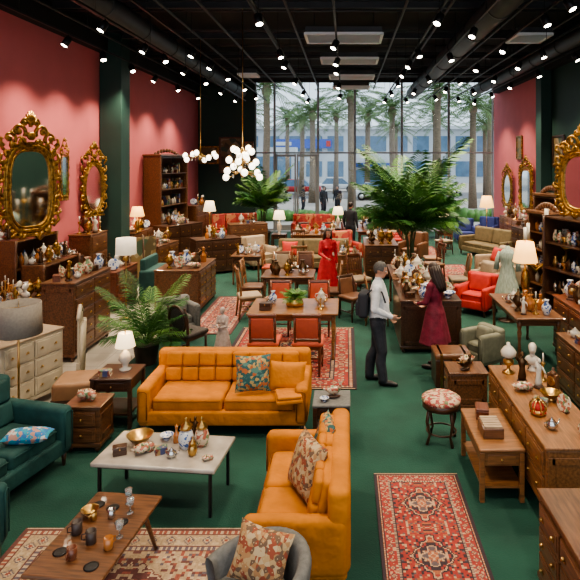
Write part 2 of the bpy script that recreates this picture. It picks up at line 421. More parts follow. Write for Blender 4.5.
# -------- ornaments
def o_vase(m,s=1): b=B(); b.lathe([(.045,0),(.05,.01),(.09,.10),(.085,.16),(.04,.22),(.035,.25),(.055,.28)],m,n=18); b.lathe([(.05,.275),(.0,.25)],m,n=18); return b
def o_urn(m):
    b=B(); b.lathe([(.06,0),(.06,.02),(.025,.05),(.03,.07),(.09,.15),(.095,.2),(.06,.25),(.07,.27),(.05,.29),(.02,.33),(.012,.35),(.02,.37),(0,.385)],m,n=18)
    for i in(-1,1): b.tube([(i*.085,0,.16),(i*.13,0,.2),(i*.12,0,.25),(i*.065,0,.26)],.008,m,6)
    return b
def o_candle(m):
    b=B(); b.lathe([(.06,0),(.055,.02),(.02,.03),(.015,.08),(.028,.11),(.012,.14),(.012,.2),(.035,.24),(.02,.26)],m,n=12); b.cyl((0,0,.26),.012,.12,PORC,8); return b
def o_candelabra(m):
    b=B(); b.lathe([(.08,0),(.07,.02),(.02,.04),(.015,.15),(.03,.2),(.012,.24),(.012,.42),(.03,.46)],m,n=12); b.cyl((0,0,.46),.011,.1,PORC,8)
    for a in range(4):
        t=a*pi/2+.4; x,y=math.cos(t),math.sin(t)
        b.tube([(0,0,.28),(.07*x,.07*y,.24),(.13*x,.13*y,.28),(.14*x,.14*y,.36)],.008,m,6); b.lathe([(.01,0),(.03,.02)],m,(.14*x,.14*y,.36),8); b.cyl((.14*x,.14*y,.38),.01,.09,PORC,8)
    return b
def o_figure(m):
    b=B(); b.lathe([(.06,0),(.06,.025),(.045,.03)],W_dark,n=14)
    b.lathe([(.045,.03),(.05,.07),(.032,.16),(.042,.22),(.045,.26),(.018,.285),(.014,.3)],m,n=12,sy=.75)
    b.ell((0,-.003,.325),(.024,.028,.032),m,10,8)
    b.tube([(.045,0,.25),(.07,-.02,.2),(.05,-.06,.18)],[.014,.012,.009],m,6); b.tube([(-.045,0,.25),(-.075,-.02,.28),(-.07,-.04,.34)],[.014,.012,.009],m,6); return b
def o_bust(m):
    b=B(); b.lathe([(.07,0),(.07,.02),(.03,.05),(.035,.08)],m,n=14); b.ell((0,0,.13),(.10,.055,.07),m,14,8); b.tube([(0,0,.16),(0,-.01,.24)],[.035,.03],m,8)
    b.ell((0,-.015,.28),(.048,.058,.068),m,14,10); b.ell((0,-.072,.275),(.009,.014,.015),m,6,5); b.ell((0,.012,.295),(.054,.055,.065),m,10,8); return b
def o_bowl(m): b=B(); b.lathe([(.05,0),(.05,.012),(.03,.02),(.09,.05),(.13,.10),(.135,.105),(.125,.10),(.08,.055),(0,.035)],m,n=22); return b
def o_teapot(m):
    b=B(); b.lathe([(.04,0),(.05,.01),(.075,.05),(.07,.09),(.035,.115),(.04,.12),(.01,.135),(.012,.15),(0,.155)],m,n=16)
    b.tube([(.065,0,.05),(.11,0,.07),(.125,0,.12)],[.016,.011,.008],m,6); b.tube([(-.065,0,.09),(-.11,0,.1),(-.11,0,.05),(-.07,0,.035)],.007,m,6); return b
def o_clock(m):
    b=B(); b.box((0,0,.02),(.2,.1,.04),m,.008); b.box((0,0,.14),(.15,.08,.2),m,.015)
    b.M=T(0,-.041,.15)@RX(90); b.lathe([(.055,0),(.055,.008)],PORC,n=20); b.lathe([(.06,-.002),(.062,.004),(.055,.01)],BRASS,n=20); b.M=I4
    b.box((0,-.052,.165),(.004,.003,.035),BLACKM); b.box((.012,-.052,.15),(.028,.003,.004),BLACKM)
    b.lathe([(.06,.24),(.03,.27),(.015,.29),(.02,.31),(0,.33)],m,n=12); return b
def o_books(m):
    b=B(); z=0
    for k in range(random.randint(2,4)):
        t=U(.025,.045); b.M=RZ(U(-12,12)); w=U(.17,.24); b.box((0,0,z+t/2),(w,.15,t),m); b.box((.003,0,z+t/2),(w,.14,t-.008),PORC); z+=t
    b.M=I4; return b
def o_box(m): b=B(); b.box((0,0,.05),(.2,.14,.1),m,.008); b.box((0,0,.115),(.21,.15,.03),m,.012); b.box((0,-.075,.1),(.02,.01,.03),BRASS); return b
def o_plate(m):
    b=B(); b.box((0,.03,.01),(.1,.06,.02),W_dark); b.M=T(0,.02,.13)@RX(75); b.lathe([(.03,0),(.06,.002),(.11,.016),(.12,.02),(.115,.024),(.05,.01),(0,.008)],m,n=24); b.M=I4; b.tube([(0,.07,.01),(0,.05,.12)],.006,W_dark,5); return b
def o_decanter(m): b=B(); b.lathe([(.05,0),(.055,.01),(.055,.12),(.03,.16),(.018,.18),(.018,.22),(.028,.225),(.028,.23),(.02,.235),(.03,.26),(0,.29)],m,n=12,smooth=False); return b
def o_mug(m): b=B(); b.lathe([(.035,0),(.04,.005),(.042,.1),(.036,.1),(.034,.02),(0,.02)],m,n=16); b.tube([(.04,0,.08),(.07,0,.075),(.07,0,.035),(.04,0,.03)],.006,m,6); return b
def o_glass(m): b=B(); b.lathe([(.03,0),(.03,.004),(.005,.01),(.005,.06),(.03,.08),(.034,.14)],m,n=14); return b
def o_bird(m):
    b=B(); b.ell((0,0,.02),(.09,.05,.02),W_dark,14,5); b.ell((0,0,.09),(.085,.04,.045),m,12,8); b.tube([(.06,0,.1),(.09,0,.15),(.085,0,.18)],[.03,.02,.018],m,8); b.ell((.09,0,.19),(.028,.022,.022),m,8,6)
    b.tube([(.11,0,.19),(.14,0,.18)],[.008,.002],BRASS,6); b.tube([(-.06,0,.1),(-.15,0,.13)],[.03,.008],m,8); b.tube([(0,0,.02),(0,0,.06)],.012,BRASS,6)
    for i in(-1,1): b.ell((-.01,i*.04,.105),(.07,.014,.035),m,10,6)
    return b
def o_shell(m):
    b=B(); P=[];Rr=[]
    for k in range(16): a=k*.6; r=.10*(1-k/17); P.append((r*math.cos(a),r*.8*math.sin(a),.05+k*.004)); Rr.append(.048*(1-k/17)+.006+(.006 if k%2 else 0))
    b.tube(P,Rr,m,10)
    for k in range(6): a=k*.6; b.tube([(.10*math.cos(a),.08*math.sin(a),.06),(.15*math.cos(a),.125*math.sin(a),.09)],[.02,.003],m,6)
    return b
def mk(name,f,m): return (name,f(m).mesh(name))
ORN=[mk('vase',o_vase,PORB),mk('vase',o_vase,PORG),mk('vase',o_vase,BRONZE),mk('vase',o_vase,AMBER),mk('urn',o_urn,GOLD),mk('urn',o_urn,PORC),mk('urn',o_urn,BRONZE),
 mk('candlestick',o_candle,BRASS),mk('candlestick',o_candle,SILVER),mk('figurine',o_figure,PORC),mk('figurine',o_figure,BRONZE),mk('figurine',o_figure,GOLD),mk('bust_sculpture',o_bust,PORC),mk('bust_sculpture',o_bust,BRONZE),
 mk('bowl',o_bowl,PORB),mk('bowl',o_bowl,BRASS),mk('teapot',o_teapot,PORC),mk('teapot',o_teapot,SILVER),mk('mantel_clock',o_clock,W_walnut),mk('mantel_clock',o_clock,GOLD),
 mk('book_stack',o_books,BOOKM),mk('wooden_box',o_box,W_red),mk('wooden_box',o_box,W_dark),mk('display_plate',o_plate,PORB),mk('display_plate',o_plate,PORG),mk('decanter',o_decanter,GLASSC),mk('decanter',o_decanter,AMBER),mk('candelabra',o_candelabra,BRASS),mk('bird_figurine',o_bird,PORG),mk('seashell',o_shell,PORG)]
OD={}
for n,me in ORN: OD.setdefault(n,[]).append(me)
def orn(name,x,y,z,sc=1,rot=None,k=None):
    L=OD[name]; me=L[k] if k is not None else random.choice(L); return put(me,name,(x,y,z),U(-40,40) if rot is None else rot,sc)
DENS=1.6
def clutter(x0,x1,y0,y1,z,n,sc=1,kinds=None,rot=0):
    n=int(n*DENS)
    nx=max(1,int(round(math.sqrt(n*(x1-x0)/max(.05,(y1-y0)))))); ny=max(1,int(math.ceil(n/nx)))
    for i in range(nx):
        for j in range(ny):
            x=x0+(x1-x0)*(i+.5+U(-.15,.15))/nx; y=y0+(y1-y0)*(j+.5+U(-.15,.15))/ny
            nm=random.choice(kinds) if kinds else random.choice(ORN)[0]
            cell=min((x1-x0)/nx,(y1-y0)/ny)
            orn(nm,x,y,z,min(sc*U(.8,1.2),max(.62,cell/.2)),rot+U(-35,35))
# -------- palms
def frond(b,base,az,L,lift,droop,mat,nl=16,ll=.3,w=.028,rr=.008,t0=.18):
    ca,sa=math.cos(az),math.sin(az); P=[]
    K=9
    for i in range(K+1):
        t=i/K; r=L*t*(math.cos(lift)+.25*t*math.sin(lift)); z=L*(math.sin(lift)*t-droop*t*t)
        P.append(Vector((base[0]+ca*r,base[1]+sa*r,base[2]+z)))
    b.tube(P,[rr*(1-.7*i/K) for i in range(K+1)],mat,5)
    side=Vector((-sa,ca,0)); vs=[];fs=[]
    for k in range(nl):
        t=t0+(1-t0)*k/(nl-1); f=t*K; i=min(K-1,int(f)); p=P[i].lerp(P[i+1],f-i); d=(P[i+1]-P[i]).normalized()
        l=ll*(math.sin(pi*min(1,(t-t0)/(1-t0)*.8+.16))**.6+.12)
        for sg in(-1,1):
            dr=(side*sg*.75+d*.75+Vector((0,0,-.12+U(-.1,.1)))).normalized(); wv=d*w*.5
            m=p+dr*l*.5+Vector((0,0,.01)); e=p+dr*l+Vector((0,0,-.22*l)); o=len(vs)
            vs+= [tuple(p-wv*.4),tuple(p+wv*.4),tuple(m+wv),tuple(m-wv),tuple(e)]
            fs+= [(o,o+1,o+2,o+3),(o+3,o+2,o+4)]
    b.add(vs,fs,mat)
def potted_palm(h,spread,nf,seed,ph=.34,pr=.2,trunk=0,lw=.016,ll=.24,nl=26):
    random.seed(seed); b=B()
    b.lathe([(pr*.7,0),(pr*.75,.02),(pr,ph*.9),(pr*1.08,ph*.92),(pr*1.08,ph),(pr*.95,ph),(pr*.9,ph*.9)],POT,n=22); b.lathe([(0,ph*.88),(pr*.93,ph*.88)],SOIL,n=22)
    z0=ph*.88+trunk; bases=[(0,0,z0)]
    if trunk>0:
        bases=[]
        for k in range(5):
            a=k*2*pi/5; zz=z0-U(0,.35)*trunk; b.tube([(.05*math.cos(a),.05*math.sin(a),ph*.85),(.07*math.cos(a),.07*math.sin(a),ph+trunk*.5),(.13*math.cos(a),.13*math.sin(a),zz+.05)],[.028,.024,.02],STEM,8); bases.append((.13*math.cos(a),.13*math.sin(a),zz))
    for k in range(nf):
        bs=bases[k%len(bases)]; H=h-bs[2]
        az=k*2.399+U(-.2,.2); t=(k+.5)/nf; lift=math.radians(U(76,84)*(1-t)+U(28,40)*t)
        L=min(H*1.12/max(.3,math.sin(lift)), spread/max(.2,math.cos(lift)+.2*math.sin(lift)))*U(.85,1.08)
        frond(b,bs,az,L,lift,.18+.22*t,LEAF if k%3 else LEAF2,nl,ll,lw,.008)
    return b
def outdoor_palm(h,seed,L=2.4):
    random.seed(seed); b=B(); P=[(0,0,0),(.05,0,h*.3),(.1,.05,h*.65),(.08,.05,h)]
    b.tube(P,[.3,.22,.2,.19],TRUNK,12); b.ell((.08,.05,h),(.3,.3,.45),TRUNK,10,6)
    for k in range(28):
        t=k/28; az=k*2.399; lift=math.radians(72-90*t); frond(b,(.08,.05,h+.2),az,L*U(.9,1.1),lift,.35+.1*t,LEAFO,18,.5,.08,.025,.1)
    return b
# -------- rugs
def hsh(a,b_,s): return (math.sin(a*12.9898+b_*78.233+s*3.7)*43758.5453)%1
def rug(name,x0,x1,y0,y1,pal,seed=1,cell=.02,z=.012,fine=1.0):
    w=x1-x0;l=y1-y0;nx=max(4,int(w/cell));ny=max(4,int(l/cell)); vs=[];fs=[];cols=[]
    field,dark,cream,acc,acc2=pal; sc=max(.8,min(w,l)/1.0)
    along_y=l>=w; g=.028/fine
    for j in range(ny+1):
        for i in range(nx+1): vs.append((x0+w*i/nx-(x0+x1)/2,y0+l*j/ny-(y0+y1)/2,z))
    for j in range(ny):
        for i in range(nx):
            fs.append((j*(nx+1)+i,j*(nx+1)+i+1,(j+1)*(nx+1)+i+1,(j+1)*(nx+1)+i))
            x=w*(i+.5)/nx;y=l*(j+.5)/ny; ex=min(x,w-x);ey=min(y,l-y);e=min(ex,ey)/sc; al=(y if ex<ey else x)/sc
            if e<.010: c=cream if ey<ex else dark
            elif e<.03: c=dark
            elif e<.05: c=cream if (al/.03)%1<.5 else acc
            elif e<.058: c=dark
            elif e<.15:
                cr=(e-.104)/.046; t=abs(((al/.10)%1)*2-1); q=abs(cr)*.8+t
                c=acc if q<.25 else cream if q<.42 else (acc2 if q<.6 else field if q<.85 else (cream if hsh(int(al/.02),int(e/.015),seed)>.75 else field))
            elif e<.158: c=dark
            elif e<.178: c=cream if (al/.03)%1<.5 else acc2
            elif e<.186: c=dark
            else:
                if along_y: W_,p,q=w,x-w/2,y-.18*sc; L_=l
                else: W_,p,q=l,y-l/2,x-.18*sc; L_=w
                inner=L_-.36*sc; npd=max(1,round(inner/(W_*.75))); Pd=inner/npd
                cx=abs(p);cy=abs((q%Pd)-Pd/2); d=cx/(W_*.27)+cy/(Pd*.42); d+=.09*math.sin(cx*45)*math.sin(cy*45)
                if d<.12:c=acc
                elif d<.2:c=cream
                elif d<.38:c=acc2 if hsh(int(cx/.02),int(cy/.02),seed)>.3 else acc
                elif d<.43:c=cream
                elif d<.8:
                    hh=hsh(int(cx/g),int(cy/g),seed); c=dark if hh<.62 else acc if hh<.8 else cream if hh<.9 else field
                elif d<.86:c=cream
                elif d<.92:c=dark
                else:
                    hh=hsh(int(cx/g),int(cy/g),seed+5); c=cream if hh>.88 else acc if hh>.76 else dark if hh>.62 else acc2 if hh>.55 else field
            k=.85+.3*R(); cols.append(tuple(min(1,q_*k) for q_ in c)+(1,))
    n=len(vs); a,b_=w/2,l/2
    vs+=[(-a,-b_,0),(a,-b_,0),(a,b_,0),(-a,b_,0),(-a,-b_,z),(a,-b_,z),(a,b_,z),(-a,b_,z)]
    for i in range(4): j=(i+1)%4; fs.append((n+i,n+j,n+4+j,n+4+i)); cols.append((*dark,1))
    me=bpy.data.meshes.new(name); me.from_pydata(vs,[],fs); me.materials.append(RUGM)
    ca=me.color_attributes.new('Col','FLOAT_COLOR','CORNER'); buf=[]
    for f,c in zip(fs,cols): buf+=list(c)*len(f)
    ca.data.foreach_set('color',buf); me.update()
    return put(me,name,((x0+x1)/2,(y0+y1)/2,.001))
PR=((.27,.035,.028),(.035,.022,.03),(.38,.25,.16),(.30,.10,.05),(.09,.07,.08))
PR2=((.28,.08,.055),(.09,.03,.03),(.38,.27,.18),(.20,.06,.04),(.10,.09,.11))
PR3=((.33,.24,.15),(.12,.045,.04),(.40,.31,.21),(.24,.07,.05),(.10,.08,.10))

# ------------------------------------------------------------ ROOM
FLOORM=MAT('green_carpet',(.011,.068,.048),.95,alt=(.0065,.043,.031),scale=1.8,detail=8,bump=.5,bscale=90)
PINK=MAT('pink_wall_paint',(.60,.150,.165),.75,var=.08,scale=1.5)
DGREEN=MAT('dark_green_paint',(.018,.058,.046),.6,var=.15,scale=2)
CEILM=MAT('black_ceiling',(.012,.012,.013),.8)
def simple(name,c,d,m,r=0): b=B(); b.box((0,0,0),d,m,r); return b.obj(name,c)
LX,RX_,BY,CZ=-6.6,6.6,25.0,6.75
simple('floor',(0,11.5,-.05),(13.2,27,.1),FLOORM)
m,nt,bs=_new('pale_stone_tile'); bk=nt.nodes.new('ShaderNodeTexBrick'); tc=nt.nodes.new('ShaderNodeTexCoord'); nt.links.new(tc.outputs['Object'],bk.inputs[0])
bk.inputs['Color1'].default_value=(.42,.39,.34,1);bk.inputs['Color2'].default_value=(.37,.345,.30,1);bk.inputs['Mortar'].default_value=(.25,.23,.2,1);bk.inputs['Scale'].default_value=1;bk.inputs['Mortar Size'].default_value=.008;bk.inputs['Brick Width'].default_value=.6;bk.inputs['Row Height'].default_value=.6;bk.offset=0
nt.links.new(bk.outputs[0],bs.inputs['Base Color']); bs.inputs['Roughness'].default_value=.3
simple('floor_tile_strip',(-5.0,8.0,.002),(3.18,13,.006),m)
simple('ceiling',(0,11.5,CZ+.05),(13.2,27,.1),CEILM)
simple('wall_left',(LX-.1,11.5,3.375),(.2,27,6.75),PINK)
simple('wall_right',(RX_+.1,21.7,3.375),(.2,6.6,6.75),PINK)
simple('wall_right_near',(RX_+.1,8.2,3.375),(.2,20.4,6.75),DGREEN)
simple('wall_back',((LX-4.06)/2,BY+.1,3.375),(2.54,.2,6.75),DGREEN)
simple('column_left',(-6.29,15.25,3.375),(.58,.6,6.75),DGREEN,.01)
simple('column_right',(6.42,18.2,3.375),(.34,.5,6.75),DGREEN,.01)
simple('trim_soffit_left',(LX+.12,11.2,6.4),(.24,26,.7),CEILM)
simple('trim_soffit_right',(RX_-.12,11.2,6.4),(.24,26,.7),CEILM)
simple('baseboard_left',(LX+.012,11.5,.08),(.02,27,.16),W_dark)
simple('baseboard_right',(RX_-.012,11.5,.08),(.02,27,.16),W_dark)
FRAME=MAT('window_frame_grey',(.30,.32,.33),.45,.3)
gm=bpy.data.materials.new('window_glass');gm.use_nodes=True;nt=gm.node_tree;nt.nodes.clear();o_=nt.nodes.new('ShaderNodeOutputMaterial');mx=nt.nodes.new('ShaderNodeMixShader');t_=nt.nodes.new('ShaderNodeBsdfTransparent');g_=nt.nodes.new('ShaderNodeBsdfGlossy');g_.inputs['Roughness'].default_value=.02;mx.inputs[0].default_value=.04; t_.inputs[0].default_value=(.72,.80,.84,1)
nt.links.new(t_.outputs[0],mx.inputs[1]);nt.links.new(g_.outputs[0],mx.inputs[2]);nt.links.new(mx.outputs[0],o_.inputs[0])
xs=[-4.06,-3.2,-1.25,.4,2.5,4.6,6.6]
for i in range(6):
    a,c=xs[i],xs[i+1]; w=c-a; b=B()
    for sx in(-1,1): b.box((sx*(w/2-.025),0,3.375),(.05,.12,6.75),FRAME)
    for z in(.06,3.5,6.7): b.box((0,0,z),(w-.1,.1,.07),FRAME)
    if i==1:
        for sx in(-1,1):
            for k in(-1,1): b.box((sx*(w/4-.02)+k*(w/4-.07),0,1.75),(.07,.06,3.4),FRAME)
            b.box((sx*(w/4-.02),0,.16),(w/2-.2,.06,.22),FRAME); b.box((sx*(w/4-.02),0,3.38),(w/2-.2,.06,.1),FRAME)
            b.tube([(sx*.12,-.05,.9),(sx*.12,-.09,.95),(sx*.12,-.09,1.6),(sx*.12,-.05,1.65)],.015,SILVER,8)
    b.add([(-w/2,0,0),(w/2,0,0),(w/2,0,6.75),(-w/2,0,6.75)],[(0,1,2,3)],gm)
    b.obj('door_1' if i==1 else 'window_%d'%(i+1),((a+c)/2,BY+.1,0))
# ------------------------------------------------------------ OUTSIDE
PAVE=MAT('outdoor_paving',(.46,.42,.38),.9,var=.1,scale=.5)
simple('outdoor_pavement',(0,65,-.15),(120,79,.1),PAVE)
simple('outdoor_road',(0,52,-.09),(120,9,.02),MAT('asphalt',(.2,.2,.21),.9,var=.1))
BW=MAT('building_white',(.50,.54,.58),.7,var=.05); BBL=MAT('building_glass_blue',(.12,.22,.34),.3,0,var=.3,scale=1); SIGN=MAT('blue_sign',(.03,.09,.42),.5)
b=B(); b.box((0,0,4),(70,8,8),BW)
for k in range(22):
    for j in range(2): b.box((-32+k*3.05,-4.02,2+j*3.6),(2.3,.1,2.2),BBL)
b.box((0,-4.3,7.9),(70,.8,.5),BW); b.box((-6,-4.4,5.6),(8,.2,1.3),SIGN); b.box((-2.5,-4.55,5.6),(.6,.1,.8),REDF); b.box((-9,-4.55,5.6),(2.5,.1,.5),BW); b.obj('shopping_building',(0,84,-.1))
b=B(); b.box((0,0,1.5),(6,3,3.0),BW); b.box((0,-1.55,1.3),(5,.1,1.6),BBL); b.box((0,0,3.1),(6.6,3.6,.25),BW); b.box((0,-1.8,2.7),(6,.08,.45),SIGN); b.obj('street_kiosk',(3.5,66,-.1))
b=B(); b.box((0,0,2.4),(6,3,4.8),BW); b.box((0,-1.55,2.2),(5,.1,3),BBL); b.obj('street_pavilion',(-9,68,-.1))
pm=[outdoor_palm(7.2,31).mesh('palm_tree'),outdoor_palm(6.4,32).mesh('palm_tree')]
for k,(x,y) in enumerate([(-5.2,36),(-2.6,43),(.35,34.5),(3.4,40),(5.8,35),(8.6,38),(11.2,44),(-8,42),(-1,54),(5,56),(9.5,58),(13,52),(-6,58),(1.8,47),(7.4,47),(-4,50)]): put(pm[k%2],'palm_tree',(x,y,-.1),k*47,U(.95,1.08))
def car(m):
    b=B(); b.box((0,0,.55),(4.3,1.75,.55),m,.18,3)
    vs=[(-1.5,-.8,.8),(1.3,-.8,.8),(1.3,.8,.8),(-1.5,.8,.8),(-1.0,-.65,1.4),(.6,-.65,1.4),(.6,.65,1.4),(-1.0,.65,1.4)]
    b.add(vs,[(0,1,5,4),(1,2,6,5),(2,3,7,6),(3,0,4,7)],BBL); b.add(vs,[(4,5,6,7)],m); b.box((-.2,0,1.41),(1.6,1.3,.05),m,.02)
    for x in(-1.35,1.35):
        for y in(-.86,.86): b.M=T(x,y,.33)@RX(90); b.lathe([(.2,-.1),(.33,-.09),(.33,.09),(.2,.1)],BLACKM,n=18); b.lathe([(.18,-.11),(.18,.11)],SILVER,n=12); b.M=I4
    return b
cw_=car(MAT('car_white',(.75,.76,.78),.3,coat=.5)).mesh('car'); put(cw_,'car',(2.6,46,-.08)); put(cw_,'car',(8.5,52,-.08)); car(MAT('car_red',(.4,.03,.03),.3)).obj('car',(-4.5,53,-.08)); put(cw_,'car',(-1,58,-.08))
b=B()
for k in range(60):
    b.ell((-9+18*k/59,U(-.25,.25),U(.2,.4)),(U(.25,.4),.35,U(.25,.4)),LEAF2,8,5)
b.obj('hedge',(1,30,-.1))
# ------------------------------------------------------------ CEILING SERVICES
for k,(y,z) in enumerate([(9,6.6),(12,6.6),(15,6.6),(18,6.6),(21,6.6),(23.5,6.6)]):
    b=B(); b.box((0,0,0),(12.6,.18,.05),DGREY); b.box((0,0,-.16),(12.6,.1,.02),DGREY); b.box((0,0,-.07),(12.6,.02,.18),DGREY); b.obj('ceiling_beam',(0,y,z))
for k,(x,r,z) in enumerate([(-4.6,.24,6.12),(2.9,.26,6.1),(5.6,.2,6.15)]):
    b=B(); b.tube([(0,-1,0),(0,24,0)],r,DGREY,20)
    for j in range(12): b.tube([(0,j*2,0),(0,j*2+.06,0)],r+.015,DGREY,20); b.tube([(0,j*2+.03,r*.9),(0,j*2+.03,CZ-z)],.01,DGREY,5)
    b.obj('ceiling_duct',(x,.5,z))
for k,x in enumerate([-6.0,-5.3,-3.7,-2.9,-1.9,-1.2,1.2,2.1,3.6,4.9]):
    b=B(); b.tube([(0,0,0),(0,24,0)],.03,DGREY,8)
    for j in range(8): b.tube([(0,j*3+.5,0),(0,j*3+.5,.45)],.008,DGREY,5)
    b.obj('ceiling_pipe',(x,.5,6.28))
b=B()
for j in range(10): b.tube([(-6.3,0,0),(6.3,0,0)],.022,DGREY,8); b.M=b.M@T(0,1.8,0)
b.obj('ceiling_conduit',(0,6.6,6.37))
GRM=MAT('diffuser_white',(.78,.81,.84),.5)
for (x,y,w,d) in [(-.05,13.2,1.75,1.0),(.1,16.2,1.6,.9),(.2,19.4,1.5,.9),(.2,22.2,1.4,.8),(4.3,13.2,.8,.9),(-3.3,19,.6,.7)]:
    b=B()
    for i in(-1,1): b.box((i*w/2,0,0),(.06,d,.06),GRM); b.box((0,i*d/2,0),(w,.06,.06),GRM)
    for k in range(9): b.M=T(0,-d/2+d*(k+.5)/9,0)@RX(35); b.box((0,0,0),(w-.06,.065,.008),GRM); b.M=I4
    b.box((0,0,.1),(w,d,.12),DGREY)
    for i in(-1,1): b.tube([(i*w*.4,0,.1),(i*w*.4,0,.6)],.01,DGREY,5)
    b.obj('air_diffuser',(x,y,6.05))
tracks=[(-5.6,[8.5,11.3,12.9,14.6,16.5,18.6,21]),(-3.4,[7,12.5,14.2,16,18.5,21]),(-1.5,[3,6,9.5,12.6,14.0,17,20,22.5]),(1.6,[3,6,9.5,12.5,14,15.5,17.5,20,22.5]),(3.4,[5,8.6,9.6,12,14.5,17,19,21.5]),(5.3,[9.5,11,13,15.5,18,20.5,23])]
extra=[(-4.3,[10,12,13.2,15,17,19.5,22]),(-.2,[11.6,13.6,15,18,21]),(2.4,[10.5,13,16.5,19.5,22.5]),(4.4,[8,10.2,12.6,14.2,16.5,19.5,22])]
for ti,(x,ys) in enumerate(tracks+extra):
    b=B(); b.box((0,12.5,0),(.04,23,.035),BLACKM)
    for j in range(9): b.tube([(0,1.5+2.7*j,0),(0,1.5+2.7*j,CZ-5.75)],.006,BLACKM,5)
    for y in ys:
        tx=random.choice([-25,25,-15,20]); b.M=T(0,y,-.1)@RY(tx)@RX(-18)
        b.lathe([(.05,-.16),(.07,-.15),(.07,.02),(.03,.05)],BLACKM,n=14); b.lathe([(0,-.163),(.06,-.163)],BULB,n=14); b.M=T(0,y,0); b.tube([(0,0,-.08),(0,0,0)],.012,BLACKM,6); b.M=I4
    o=b.obj('track_light',(x,0,5.72))
    if ti<6:
      for y in ys:
        ld=bpy.data.lights.new('spot_bulb','SPOT'); ld.energy=360; ld.spot_size=math.radians(120); ld.spot_blend=.8; ld.shadow_soft_size=.08; ld.color=(1,.82,.60)
        lo=bpy.data.objects.new('spot_bulb',ld); scene.collection.objects.link(lo); lo.parent=o; lo.location=(0,y,-.34)
def chandelier(nr,r,rows,drop,gr):
    b=B(); b.tube([(0,0,0),(0,0,drop)],.012,BRASS,6)
    for q in range(rows):
        z=-q*.25; rr=r*(.5+.5*q/(max(1,rows-1)) if rows>1 else 1)
        P=[(rr*.55*math.cos(t),rr*.55*math.sin(t),z) for t in [2*pi*i/20 for i in range(20)]]; b.tube(P,.008,BRASS,5,True)
        for k in range(nr):
            a=2*pi*k/nr+q*.4; x,y=math.cos(a)*rr,math.sin(a)*rr; dz=.10*math.sin(k*2.3)
            b.tube([(0,0,z+.08),(x*.4,y*.4,z-.05),(x*.8,y*.8,z-.03+dz),(x,y,z+.06+dz)],.009,BRASS,6); b.lathe([(.02,0),(.035,.03)],BRASS,(x,y,z+.05+dz),8); b.ell((x,y,z+.05-gr+dz),(gr,gr,gr*1.1),GLOBE,12,8)
            b.tube([(x*.6,y*.6,z-.04),(x*.6,y*.6,z-.14)],[.004,.012],GLASSC,5)
    b.ell((0,0,-.25*(rows-1)-.05),(.05,.05,.08),BRASS,8,6); b.tube([(0,0,0),(0,0,-.25*(rows-1))],.02,BRASS,6); return b
chandelier(6,.42,3,3.3,.075).obj('globe_chandelier',(-2.4,13,3.40))
chandelier(8,.42,1,3.3,.07).obj('globe_chandelier',(-4.0,15.4,3.3))
def plight(parent,loc,e,col=(1,.66,.34),r=.05):
    ld=bpy.data.lights.new('lamp_bulb','POINT'); ld.energy=e*2; ld.color=col; ld.shadow_soft_size=r
    lo=bpy.data.objects.new('lamp_bulb',ld); scene.collection.objects.link(lo); lo.parent=parent; lo.location=loc
# ------------------------------------------------------------ FOREGROUND
sofa(1.96,.9,.76,ORANGE,2,True,seam=OSEAM,armh=.56).obj('orange_sofa',(-1.42,6.83,0))
sofa(1.42,.80,.78,ORANGE,2,True,.13,seam=OSEAM,armh=.56).obj('orange_sofa',(-.36,4.74,0),-90)
def pillow(name,w,h,t,m,loc,rot): b=B(); b.pillow(w,h,t,m); return b.obj(name,loc,rot)
pillow('floral_throw_pillow',.42,.42,.15,FLORAL,(-1.10,6.62,.66),(72,0,8))
b=B(); b.pillow(.46,.34,.16,ORANGE); b.obj('orange_throw_pillow',(-.70,6.64,.62),(70,0,-6))
b=B(); b.box((0,0,0),(.30,.30,.05),ORANGE,.02,3); b.box((0,0,.045),(.28,.28,.04),ORANGE,.018,3); b.obj('folded_orange_blanket',(-.66,6.42,.455),12)
pillow('kilim_throw_pillow',.46,.46,.17,KILIM,(-.32,4.62,.66),(70,0,-62))
pillow('floral_throw_pillow',.40,.40,.14,FLORAL,(-.20,5.10,.64),(70,0,-80))
barrel_chair(GREYF).obj('grey_barrel_chair',(-.62,3.54,0),-75,.95)
pillow('striped_throw_pillow',.42,.34,.15,KILIM,(-.56,3.68,.58),(58,0,-25))
sofa(1.5,.95,.86,TEAL,2,True).obj('teal_sofa',(-3.50,5.28,0),76)
armchair(TEAL,.7,.7,.62).obj('teal_armchair',(-2.98,4.1,0),100)
BLW=PATT('blue_pattern_fabric',[(.04,.18,.4),(.45,.5,.5),(.03,.28,.4),(.45,.25,.2)],26)
pillow('blue_bolster_pillow',.44,.2,.13,BLW,(-3.10,5.45,.50),(0,0,8))
pillow('pink_throw_pillow',.38,.38,.14,REDFL,(-3.42,4.82,.66),(70,0,80))
rug('persian_runner_rug',.28,1.12,3.3,5.66,PR,2,.010,fine=1.4)
table(1.16,.62,.45,BLACKM,2,MARBLE,.04).obj('marble_coffee_table',(-1.70,5.29,0),-6)
zt=.45
orn('bowl',-1.98,5.38,zt,.95,0,1)
def jar(m1):
    b=B(); b.lathe([(.05,0),(.05,.01),(.06,.02),(.075,.09),(.06,.15),(.035,.17)],m1,n=18); b.lathe([(.04,.17),(.06,.18),(.05,.21),(.015,.24),(.01,.26),(.018,.275),(0,.29)],BRASS,n=16); return b
jar(PORB).obj('ginger_jar',(-1.52,5.32,zt)); jar(PORG).obj('ginger_jar',(-1.38,5.36,zt),0,.95); jar(BRASS).obj('ginger_jar',(-1.42,5.18,zt),0,.6)
